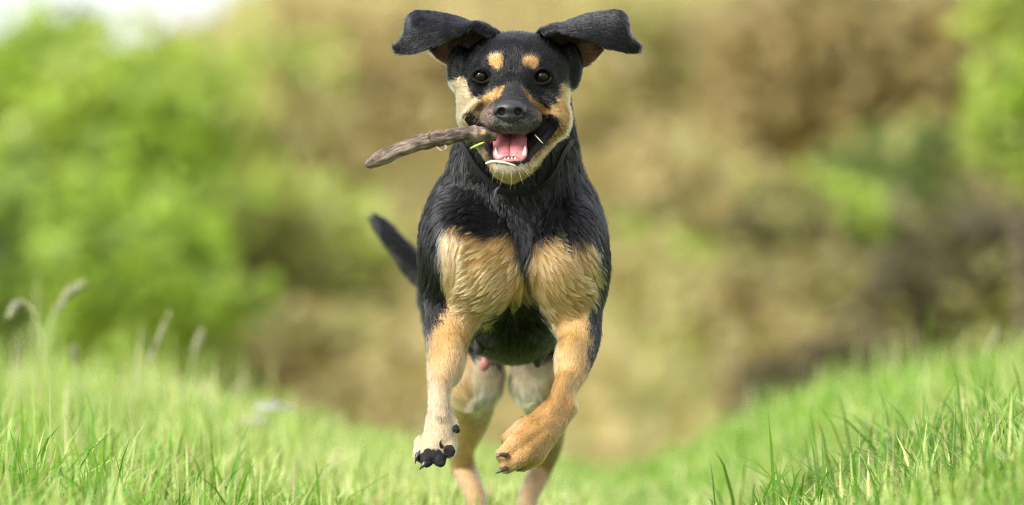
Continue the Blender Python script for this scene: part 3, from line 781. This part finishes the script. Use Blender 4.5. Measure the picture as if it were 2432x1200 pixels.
    for i, si in enumerate(s):
        ang = lift * (1.25 - .75 * si)
        pts[:, i] = p + (L * si)[:, None] * (t * np.cos(ang)[:, None] + n * np.sin(ang)[:, None]) + np.array([0, 0, -.10]) * (L * si * si)[:, None]
    pts -= n[:, None, :] * np.where(L > .01, .0006, .0002)[:, None, None]
    # locks: hairs of one cell lean together towards the tip
    cell = .0085
    key = np.floor((p + .003 * np.stack([wob(p, 160, 3), wob(p, 160, 6), wob(p, 160, 8)], 1)) / cell).astype(np.int64)
    _, inv = np.unique(key[:, 0] * 4000003 + key[:, 1] * 2003 + key[:, 2], return_inverse=True)
    cnt = np.bincount(inv)
    for i in range(1, K):
        cen = np.stack([np.bincount(inv, pts[:, i, j]) / cnt for j in range(3)], 1)[inv]
        wgt = (long_ * .78 + .16) * s[i] ** 1.2
        pts[:, i] += (cen - pts[:, i]) * wgt[:, None]
    lockv = RNG.normal(size=len(cnt))[inv]
    blk = col.mean(1) < .03
    val = np.clip(1 + .16 * RNG.normal(size=N) + .2 * lockv, .5, 1.6)
    val = np.where(blk, np.clip(1 + .5 * RNG.normal(size=N) + .6 * lockv, .3, 4), val)
    col = col * val[:, None]
    col[~blk, 2] *= np.clip(1 + .18 * RNG.normal(size=(~blk).sum()), .6, 1.5)
    cu = bpy.data.hair_curves.new('dog_fur'); cu.add_curves([K] * N)
    cu.attributes['position'].data.foreach_set('vector', pts.astype(np.float32).ravel())
    ra = cu.attributes.get('radius') or cu.attributes.new('radius', 'FLOAT', 'POINT')
    r0 = np.where(L > .015, .00034, .00022)
    ra.data.foreach_set('value', (r0[:, None] * (1 - .85 * s[None, :] ** 1.5)).astype(np.float32).ravel())
    ca = cu.attributes.new('coat', 'FLOAT_COLOR', 'CURVE')
    cc = np.ones((N, 4), np.float32); cc[:, :3] = np.clip(col, .003, .95); ca.data.foreach_set('color', cc.ravel())
    m_fur, nt, out = mat_new('dog fur')
    hb = nt.nodes.new('ShaderNodeBsdfHairPrincipled'); hb.model = 'CHIANG'; hb.parametrization = 'COLOR'
    hb.inputs['IOR'].default_value = 1.42; hb.inputs['Roughness'].default_value = .17; hb.inputs['Radial Roughness'].default_value = .5
    at = nt.nodes.new('ShaderNodeAttribute'); at.attribute_name = 'coat'
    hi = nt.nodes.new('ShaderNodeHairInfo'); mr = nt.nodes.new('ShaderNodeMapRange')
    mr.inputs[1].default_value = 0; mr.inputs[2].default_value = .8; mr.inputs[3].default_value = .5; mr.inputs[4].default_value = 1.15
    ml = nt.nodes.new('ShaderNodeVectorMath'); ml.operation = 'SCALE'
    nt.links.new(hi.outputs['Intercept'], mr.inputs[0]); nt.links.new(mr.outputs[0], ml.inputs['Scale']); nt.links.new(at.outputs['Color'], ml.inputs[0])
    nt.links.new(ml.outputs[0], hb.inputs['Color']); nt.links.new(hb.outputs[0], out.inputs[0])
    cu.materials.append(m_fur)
    fur = bpy.data.objects.new('fur', cu); COL.objects.link(fur); fur.parent = root
    fur.matrix_parent_inverse = Matrix.Translation(-root.location); fur['kind'] = 'stuff'

    # ---------------- eyes
    m_eye, nt, out = mat_new('dark brown eye')
    b = nt.nodes.new('ShaderNodeBsdfPrincipled'); tc = nt.nodes.new('ShaderNodeTexCoord'); sx = nt.nodes.new('ShaderNodeSeparateXYZ')
    mp = nt.nodes.new('ShaderNodeVectorMath'); mp.operation = 'LENGTH'; cm = nt.nodes.new('ShaderNodeCombineXYZ')
    nt.links.new(tc.outputs['Object'], sx.inputs[0]); nt.links.new(sx.outputs[0], cm.inputs[0]); nt.links.new(sx.outputs[2], cm.inputs[1]); nt.links.new(cm.outputs[0], mp.inputs[0])
    rp = nt.nodes.new('ShaderNodeValToRGB'); rp.color_ramp.interpolation = 'LINEAR'
    el = rp.color_ramp.elements; el[0].position = .42; el[0].color = (.002, .002, .002, 1); el[1].position = .47; el[1].color = (.014, .007, .004, 1)
    q = el.new(.78); q.color = (.010, .005, .003, 1); q = el.new(.84); q.color = (.004, .003, .003, 1)
    dv = nt.nodes.new('ShaderNodeMath'); dv.operation = 'DIVIDE'; dv.inputs[1].default_value = R(22.5, 0)
    nt.links.new(mp.outputs['Value'], dv.inputs[0]); nt.links.new(dv.outputs[0], rp.inputs[0]); nt.links.new(rp.outputs[0], b.inputs['Base Color'])
    b.inputs['Roughness'].default_value = .05; b.inputs['IOR'].default_value = 1.4
    nt.links.new(b.outputs[0], out.inputs[0])
    bm = bmesh.new(); bmesh.ops.create_uvsphere(bm, u_segments=32, v_segments=20, radius=R(22.5, 0))
    for vv in bm.verts:                                        # the cornea stands a little proud
        q = max(0.0, -vv.co.y / R(22.5, 0) - .72) / .28; vv.co *= 1 + .10 * q * q * (3 - 2 * q)
    for fc in bm.faces: fc.smooth = True
    eme = bpy.data.meshes.new('eyeball'); bm.to_mesh(eme); eme.materials.append(m_eye)
    for e in EYES:
        o = bpy.data.objects.new('eye', eme); COL.objects.link(o); o.parent = root; o.location = Vector(e) - root.location

    # ---------------- nose
    c = P(1211, 264, -.07)
    nf = Field(np.arange(c[0] - .032, c[0] + .032, .0008), np.arange(-.1, -.035, .0008), np.arange(c[2] - .03, c[2] + .03, .0008))
    nf.ell(P(1211, 258, -.066), (R(36, 0), .021, R(22, 0)), .006)
    for sx in (-1, 1):
        nf.ell(P(1211 + sx * 24, 264, -.066), (R(16, 0), .017, R(19, 0)), .006)
    nf.ell(P(1211, 279, -.068), (R(22, 0), .016, R(14, 0)), .006)
    nf.cap(P(1211, 285, -.074), P(1211, 312, -.060), R(7, 0), R(5, 0), .006)
    for sx in (-1, 1):
        nf.ell(P(1211 + sx * 20.5, 266, -.088), (R(11, 0), .015, R(10.5, 0)), .002, carve=True)
        nf.cap(P(1211 + sx * 23, 269, -.086), P(1211 + sx * 39, 277, -.070), R(4.5, 0), R(3, 0), .002, carve=True)
    nf.cap(P(1211, 270, -.0895), P(1211, 316, -.068), R(2, 0), R(2, 0), .002, carve=True)
    nc, nq, _ = nf.mesh()
    link_mesh('nose', np_mesh('dog_nose', nc, nq), principled('black nose leather', (.016, .016, .019), .42, bump=('v', 1500, .35, .0006), coat=.15), root)

    # ---------------- mouth: tongue, teeth
    V = []; F = []; n, m = 16, 13
    mid = spline([P(1212, 318, .03), P(1211, 326, .005), P(1211, 342, -.02), P(1211, 362, -.041), P(1211, 377, -.0485)], n)
    wd = np.interp(np.linspace(0, 1, n), [0, .3, .7, .9, 1], [30, 38, 38, 34, 24])
    for i in range(n):
        for j in range(m):
            t = j / (m - 1) * 2 - 1
            V.append(mid[i] + np.array([t * wd[i] / S, -.002 * (1 - t * t), (-.0045 * t * t - .0055 * math.exp(-(t / .12) ** 2) + .0022 * math.exp(-((abs(t) - .42) / .2) ** 2) + .0006 * math.sin(9 * t + i * .6))]))
    for i in range(n - 1):
        for j in range(m - 1): F.append((i * m + j, i * m + j + 1, (i + 1) * m + j + 1, (i + 1) * m + j))
    tme = py_mesh('tongue', V, F)
    to = link_mesh('tongue', tme, principled('wet pink tongue', (.46, .14, .16), .35, bump=('n', 700, .4, .001), noise=(160, (.58, .23, .24)), coat=.3, sss=.3), root)
    md_ = to.modifiers.new('thick', 'SOLIDIFY'); md_.thickness = .005; md_.offset = -1
    m_tooth = principled('ivory tooth', (.80, .74, .62), .25, coat=.3, noise=(200, (.74, .66, .52)))
    m_gum = principled('pink gum', (.50, .20, .20), .35, coat=.3, noise=(300, (.38, .15, .15)))
    def tooth(a, b, c_, r):
        Vv, Ff = tube(spline([a, b, c_], 6), [r, r * .98, r * .85, r * .62, r * .36, r * .1], 8)
        link_mesh('tooth', py_mesh('tooth', Vv, Ff), m_tooth, root)
    tooth(P(1240, 376, -.046), P(1246, 362, -.047), P(1247, 346, -.044), R(6.2, 0))
    tooth(P(1183, 376, -.046), P(1178, 364, -.047), P(1177, 350, -.044), R(5.6, 0))
    for k in range(6):
        xx = 1191 + k * 8.2 + (.9, -.6, .5, -.8, .3, .7)[k]; zz = 376.5 - (.2, 1.2, .3, .9, 0, 1.4)[k]
        tooth(P(xx, zz + 4, -.050), P(xx, zz - 1, -.051), P(xx, zz - 5, -.050), R(4.2, 0))
    gp = spline([P(*q) for q in [(1252, 366, -.03), (1242, 379, -.046), (1212, 382, -.051), (1182, 379, -.046), (1170, 366, -.03)]], 14)
    Vv, Ff = tube(gp, [R(6, 0)] * 14, 8); link_mesh('gum', py_mesh('gum', Vv, Ff), m_gum, root)

    # ---------------- claws and pads
    m_claw = principled('black claw', (.02, .018, .018), .3, coat=.3, noise=(150, (.05, .042, .04)))
    def claw(a, b, c_, r):
        Vv, Ff = tube(spline([P(*a), P(*b), P(*c_)], 6), np.array([1, .95, .8, .6, .38, .15]) * R(r, 0), 8)
        link_mesh('claw', py_mesh('claw', Vv, Ff), m_claw, root)
    claw((1204, 1082, -.060), (1190, 1080, -.066), (1178, 1086, -.068), 6.5)
    claw((1203, 1112, -.058), (1190, 1118, -.063), (1177, 1125, -.063), 6.5)
    claw((1240, 1106, -.036), (1236, 1115, -.04), (1226, 1120, -.041), 6)
    claw((1241, 994, -.018), (1234, 999, -.024), (1224, 1003, -.026), 5.5)
    claw((1001, 1072, -.018), (990, 1084, -.024), (986, 1102, -.024), 5.5)
    claw((1010, 1098, -.044), (1003, 1108, -.046), (996, 1116, -.044), 5.5)
    claw((1050, 1062, -.036), (1046, 1054, -.044), (1048, 1044, -.047), 5)
    m_pad = principled('black paw pad', (.010, .009, .010), .6, bump=('v', 900, .8, .0015), spec=.35)
    def pad(c_, r, rot=0.0):
        pf_c = P(*c_); rx, ry, rz = [q / S for q in r]
        bm = bmesh.new(); bmesh.ops.create_uvsphere(bm, u_segments=20, v_segments=12, radius=1)
        bm.transform(Matrix.Translation(Vector(pf_c)) @ Matrix.Rotation(rot, 4, 'Y') @ Matrix.Diagonal((rx, ry, rz, 1)))
        for vv in bm.verts:
            dlt = .0007 * math.sin(vv.co.x * 1300 + 2 * math.sin(vv.co.z * 700)) * math.sin(vv.co.z * 1500); vv.co += vv.normal * dlt
        for fc in bm.faces: fc.smooth = True
        mm = bpy.data.meshes.new('paw_pad'); bm.to_mesh(mm); link_mesh('paw_pad', mm, m_pad, root)
    pad((1066, 1072, -.027), (15, 11, 16), .5)
    pad((1045, 1098, -.033), (14, 11, 12), .2); pad((1014, 1099, -.031), (14, 11, 12), -.2); pad((995, 1086, -.016), (9, 9, 13), -.3)
    pad((1028, 1082, -.030), (23, 10, 13)); pad((1018, 1076, -.029), (12, 10, 11), .6); pad((1040, 1077, -.029), (11, 10, 11), -.6)
    pad((1084, 1019, -.010), (8, 11, 11), -.3)
    # underside
    m_teat = principled('dark teat', (.03, .024, .026), .5, noise=(200, (.05, .035, .035)))
    m_teatp = principled('pink teat', (.42, .17, .16), .5, noise=(200, (.32, .12, .12)))
    def teat(a, b, r, mt):
        Vv, Ff = tube(spline([P(*a), (P(*a) + P(*b)) / 2 + np.array([0, -.002, 0]), P(*b)], 6), np.array([1.1, 1.05, 1, .95, .8, .45]) * R(r, .3), 10)
        link_mesh('teat', py_mesh('teat', Vv, Ff), mt, root)
    teat((1278, 838, .33), (1276, 872, .33), 11, m_teat)
    teat((1142, 805, .26), (1136, 842, .25), 14, m_teat)
    teat((1158, 850, .48), (1146, 880, .48), 13, m_teatp)

    # ---------------- collar
    m_col = principled('black collar strap', (.006, .006, .007), .55, bump=('n', 400, .3, .0006), spec=.3)
    ring = RING
    rp_ = spline([P(*q) for q in ring + ring[:3]], 96)
    rp_ = rp_[: int(96 * 11 / 13)]
    bvh = BVHTree.FromPolygons([tuple(q) for q in co], [tuple(q) for q in quads.tolist()])
    cen = np.array([P(1225, 380, .15)])[0]; V = []; F = []
    for i, q in enumerate(rp_):
        h = bvh.find_nearest(tuple(q)); nn = np.array(h[1]); w = np.array(h[0]) + nn * .0065
        if w[1] > q[1] + .03: w = q
        V.append(w)
    V = relax_loop(np.array(V), 8)
    strap = []
    for i, w in enumerate(V):
        o_ = w - cen; o_ = o_ / np.linalg.norm(o_); tg = V[(i + 1) % len(V)] - V[i - 1]; tg /= np.linalg.norm(tg)
        wd_ = np.cross(tg, o_); wd_ /= np.linalg.norm(wd_)
        for (aa, bb) in ((.0042, .001), (.0042, -.001), (-.0042, -.001), (-.0042, .001)): strap.append(w + wd_ * aa + o_ * bb)
    k = len(V)
    for i in range(k):
        for j in range(4):
            F.append((i * 4 + j, i * 4 + (j + 1) % 4, ((i + 1) % k) * 4 + (j + 1) % 4, ((i + 1) % k) * 4 + j))
    collar = link_mesh('collar', py_mesh('collar', strap, F, False), m_col, root)
    a = P(1178, 452, .012)
    Vv, Ff = tube([a + np.array([.004, -.002, .004]), a, a + np.array([-.002, -.002, -.012])], [.0016, .0018, .0016], 6)
    link_mesh('buckle', py_mesh('buckle', Vv, Ff), principled('dull metal buckle', (.10, .10, .11), .4, noise=(60, (.06, .06, .07))), collar)

    # ---------------- whiskers
    V = []; F = []
    def wh(a, b, c_, r=.00016):
        vv, ff = tube(spline([P(*a), P(*b), P(*c_)], 5), [r, r, r * .8, r * .6, r * .2], 4); o0 = len(V)
        V.extend(vv); F.extend([tuple(q + o0 for q in w) for w in ff])
    for a in [((1180, 398, -.05), (1172, 415, -.055), (1168, 434, -.05)), ((1196, 408, -.052), (1192, 425, -.056), (1186, 446, -.05)), ((1214, 412, -.054), (1216, 430, -.056), (1212, 450, -.05)),
              ((1232, 406, -.05), (1238, 424, -.054), (1244, 440, -.05)), ((1246, 398, -.046), (1258, 410, -.05), (1272, 416, -.045)), ((1252, 390, -.04), (1266, 394, -.045), (1284, 392, -.04)),
              ((1238, 396, -.05), (1252, 412, -.054), (1262, 426, -.05))]:
        wh(*a)
    wo_ = link_mesh('whiskers', py_mesh('whiskers', V, F), principled('white whisker', (.62, .58, .5), .4), root); wo_['kind'] = 'stuff'
    return bvh

def relax_loop(V, it):
    for _ in range(it): V = .5 * V + .25 * (np.roll(V, 1, 0) + np.roll(V, -1, 0))
    return V

build_dog()
# ------------------------------------------------------------------ the stick and the bits of straw
def build_stick():
    pts = [(868, 394, -.075), (905, 376, -.072), (960, 352, -.068), (1010, 336, -.066), (1060, 326, -.064), (1105, 319, -.060), (1140, 318, -.055), (1176, 321, -.046)]
    n, m = 90, 20; path = spline([P(*q) for q in pts], n)
    rad = np.interp(np.linspace(0, 1, n), [0, .03, .1, .3, .55, .8, 1], [6, 12.5, 17, 17.5, 18.5, 18, 15]) / S
    V, F = tube(path, rad, m)
    V = np.array(V); c = path.mean(0)
    k = n * m
    ax = np.repeat(np.arange(n), m); th = np.tile(np.arange(m), n) / m * 2 * np.pi
    cen = np.repeat(path, m, axis=0); d = V[:k] - cen; r = np.linalg.norm(d, axis=1)
    s_ = ax / n
    bumpy = 1 + .05 * np.sin(2 * th + 3 * s_) * np.sin(17 * s_) + .07 * wob(V[:k], 300, 2) + .05 * wob(V[:k], 900, 4)
    for kx, kw in ((.17, .02), (.42, .025), (.58, .015), (.80, .02)): bumpy += .16 * np.exp(-((s_ - kx) / kw) ** 2) * (1 + np.cos(th - kx * 40)) * .6
    V[:k] = cen + d * bumpy[:, None]
    o = empty('stick', path[0]); tag(o, 'peeling brown stick held crosswise in the jaws of the dog', 'stick')
    m_, nt, out = mat_new('weathered bark')
    b = nt.nodes.new('ShaderNodeBsdfPrincipled'); b.inputs['Roughness'].default_value = .75
    geo = nt.nodes.new('ShaderNodeAttribute'); geo.attribute_name = 'grain'; mp = nt.nodes.new('ShaderNodeMapping'); mp.inputs['Scale'].default_value = (34, 190, 190)
    n1 = nt.nodes.new('ShaderNodeTexNoise'); n1.inputs['Scale'].default_value = 1.3; n1.inputs['Detail'].default_value = 7; n1.inputs['Roughness'].default_value = .7
    rp = nt.nodes.new('ShaderNodeValToRGB'); el = rp.color_ramp.elements
    el[0].position = .38; el[0].color = (.03, .02, .016, 1); el[1].position = .68; el[1].color = (.30, .235, .18, 1); e2 = el.new(.50); e2.color = (.12, .082, .062, 1)
    bp = nt.nodes.new('ShaderNodeBump'); bp.inputs['Strength'].default_value = .9; bp.inputs['Distance'].default_value = .002
    n2 = nt.nodes.new('ShaderNodeTexNoise'); n2.inputs['Scale'].default_value = 55; n2.inputs['Detail'].default_value = 3; ad = nt.nodes.new('ShaderNodeMath'); ad.operation = 'MULTIPLY_ADD'; ad.inputs[1].default_value = .55; ad.inputs[2].default_value = -.27; a2 = nt.nodes.new('ShaderNodeMath'); a2.operation = 'ADD'
    nt.links.new(geo.outputs['Vector'], mp.inputs[0]); nt.links.new(mp.outputs[0], n1.inputs['Vector']); nt.links.new(geo.outputs['Vector'], n2.inputs['Vector'])
    nt.links.new(n2.outputs[0], ad.inputs[0]); nt.links.new(ad.outputs[0], a2.inputs[0]); nt.links.new(n1.outputs[0], a2.inputs[1]); nt.links.new(a2.outputs[0], rp.inputs[0])
    nt.links.new(rp.outputs[0], b.inputs['Base Color']); nt.links.new(n1.outputs[0], bp.inputs['Height']); nt.links.new(bp.outputs[0], b.inputs['Normal']); nt.links.new(b.outputs[0], out.inputs[0])
    sme = py_mesh('stick_shaft', V, F); ga = sme.attributes.new('grain', 'FLOAT_VECTOR', 'POINT')
    gv = np.zeros((len(V), 3), np.float32); gv[:k] = np.stack([s_ * .19, .011 * np.cos(th), .011 * np.sin(th)], 1); ga.data.foreach_set('vector', gv.ravel())
    link_mesh('shaft', sme, m_, o)
    m_peel = principled('curled pale bark', (.30, .22, .15), .7, noise=(120, (.16, .11, .08)))
    def ribbon(pts, w):
        q = spline([P(*a) for a in pts], 14); vv = []; ff = []
        for i, a in enumerate(q):
            ww = w * math.sin(math.pi * (.12 + .86 * i / 13)) / S
            vv += [a + np.array([ww, -.0008, ww * .3]), a - np.array([ww, .0008, ww * .3])]
        for i in range(13): ff.append((2 * i, 2 * i + 1, 2 * i + 3, 2 * i + 2))
        r = link_mesh('bark_curl', py_mesh('bark_curl', vv, ff), m_peel, o); md = r.modifiers.new('thick', 'SOLIDIFY'); md.thickness = .0005
    ribbon([(1022, 334, -.079), (1018, 322, -.084), (1022, 312, -.086), (1032, 310, -.084)], 3)
    ribbon([(1036, 348, -.078), (1050, 358, -.084), (1060, 352, -.084), (1056, 344, -.080)], 4)
    ribbon([(1052, 332, -.078), (1060, 322, -.082), (1072, 316, -.080)], 3)
    ribbon([(1140, 306, -.074), (1152, 312, -.078), (1150, 322, -.078)], 4)
    vv, ff = tube(spline([P(1146, 318, -.062), P(1152, 315, -.070), P(1154, 314, -.074)], 5), np.array([6, 5.5, 5, 4.5, 3]) / S, 8)
    link_mesh('twig_stub', py_mesh('twig_stub', vv, ff), principled('cut wood', (.42, .31, .17), .6, noise=(100, (.30, .2, .1))), o)
build_stick()

def strip(name, label, pts, w, col, cat='straw'):
    q = spline([P(*a) for a in pts], 16); vv = []; ff = []
    for i, a in enumerate(q):
        t = q[min(i + 1, 15)] - q[max(i - 1, 0)]; t /= np.linalg.norm(t); u = np.cross(t, [0, 1, 0]); u /= np.linalg.norm(u)
        ww = w / S * (math.sin(math.pi * (.1 + .85 * i / 15)) ** .5)
        vv += [a + u * ww, a - u * ww, a + np.array([0, -ww * .6, 0])]
    for i in range(15):
        for j in range(3): ff.append((3 * i + j, 3 * i + (j + 1) % 3, 3 * i + 3 + (j + 1) % 3, 3 * i + 3 + j))
    o = link_mesh(name, py_mesh(name, vv, ff), principled(name + ' ' + label[:8], col, .5, noise=(250, tuple(c * .75 for c in col)))); tag(o, label, cat, 'bits of grass caught on the muzzle')
strip('straw', 'pale curved straw stuck across the chin of the dog', [(1153, 389, -.062), (1170, 384, -.066), (1195, 386, -.070), (1225, 394, -.066)], 3.8, (.74, .74, .55))
strip('grass_blade', 'short green grass blade hanging under the stick at the lips', [(1117, 353, -.064), (1132, 346, -.072), (1150, 338, -.076)], 3.2, (.42, .50, .09), 'grass blade')
strip('straw', 'thin straw splinter sticking out right of the mouth', [(1270, 320, -.05), (1280, 331, -.056), (1290, 341, -.058)], 1.3, (.62, .60, .42))

# ------------------------------------------------------------------ seed heads and the white flower
M_STALK = principled('pale green stalk', (.26, .36, .10), .5, noise=(30, (.34, .38, .16)))
M_SEED = principled('silvery seed head', (.52, .50, .36), .7, noise=(40, (.40, .42, .24)))
M_PETAL = principled('white petal', (.80, .78, .78), .6, noise=(60, (.70, .66, .68)))
def stalk(label, y, pts, headlen=.35, r=7):
    q = spline([P(a[0], a[1], y) for a in pts], 30); b = q[0].copy(); b[2] = float(ground_h(b[0], y))
    f = (D + y) / D / S
    q = np.vstack([b, q]) if b[2] < q[0][2] else q
    k = int(len(q) * (1 - headlen))
    o = empty('seed_stalk', q[0]); tag(o, label, 'grass stalk', 'tall seed grasses on the left bank')
    vv, ff = tube(q[: k + 2], np.full(k + 2, 3.0 * f), 6); link_mesh('stem', py_mesh('seed_stem', vv, ff), M_STALK, o)
    h = q[k:]; V = []; F = []
    for i in range(26 * 6):                                     # little husks round the axis
        t = RNG.random(); j = min(int(t * (len(h) - 1)), len(h) - 2); c = h[j] + (h[j + 1] - h[j]) * (t * (len(h) - 1) - j)
        ax = h[j + 1] - h[j]; ax /= np.linalg.norm(ax); d = RNG.normal(size=3); d -= ax * (d @ ax); d /= np.linalg.norm(d)
        rr = 1.25 * r * f * math.sin(math.pi * (.15 + .8 * t)) ** .6; w = np.cross(ax, d); o0 = len(V)
        tip = c + d * rr + ax * rr * 1.3; V += [c, c + (d * .5 + w * .35) * rr + ax * rr * .6, tip, c + (d * .5 - w * .35) * rr + ax * rr * .6]; F.append((o0, o0 + 1, o0 + 2, o0 + 3))
    link_mesh('seed_head', py_mesh('seed_head', V, F), M_SEED, o)
stalk('tall arching seed head highest of the grasses on the left', 1.7, [(92, 850), (110, 800), (130, 745), (160, 700), (198, 672)], .5, 12)
stalk('long straight leaning grass stalk rising across the green bush', 1.9, [(285, 985), (320, 920), (360, 845), (402, 742)], .45, 8)
stalk('upright grass stalk with a blunt white tipped head', 2.1, [(432, 985), (447, 915), (462, 840), (480, 785)], .4, 10)
stalk('short upright seed head between the arching one and the long stalk', 1.9, [(180, 900), (178, 870), (176, 824)], .5, 10)
stalk('leaning faint grass stalk nearest the white flower', 2.6, [(495, 1005), (530, 960), (560, 925), (585, 892)], .5, 6)
stalk('drooping seed head bent over at the left edge', 1.6, [(118, 890), (100, 800), (75, 735), (45, 722), (20, 752)], .45, 10)
stalk('lone grass spike in front of the dark shade bush on the right', 2.4, [(2340, 850), (2352, 820), (2372, 782)], .6, 7)

def flower(label, px, py, y, w, sc):
    c = P(px, py, y); f = (D + y) / D / S; b = np.array([c[0] + .01, y, float(ground_h(c[0], y))])
    o = empty('wild_flower', b); tag(o, label, 'flower', 'white flower heads by the path')
    vv, ff = tube(spline([b, (b + c) / 2 + np.array([-.006, 0, 0]), c], 8), np.full(8, .0016), 6); link_mesh('stem', py_mesh('flower_stem', vv, ff), M_STALK, o)
    V = []; F = []
    for i in range(150):
        a = RNG.random() * 6.283; rr = math.sqrt(RNG.random()); q = c + np.array([math.cos(a) * rr * w * f, math.sin(a) * rr * w * f * .6, (.35 * w * f) * (1 - rr * rr) * sc])
        o0 = len(V); s2 = .0065
        d1 = RNG.normal(size=3); d1[2] *= .3; d1 /= np.linalg.norm(d1); d2 = np.cross(d1, [0, 0, 1]); d2 /= np.linalg.norm(d2)
        V += [q - d1 * s2, q + d2 * s2, q + d1 * s2, q - d2 * s2]; F.append((o0, o0 + 1, o0 + 2, o0 + 3))
    link_mesh('umbel', py_mesh('umbel', V, F), M_PETAL, o)
flower('flat white flower head standing above the grass left of the hind legs', 648, 974, 2.3, 46, 1)
flower('smaller dim white flower head just below the larger one', 612, 1004, 2.6, 38, .6)
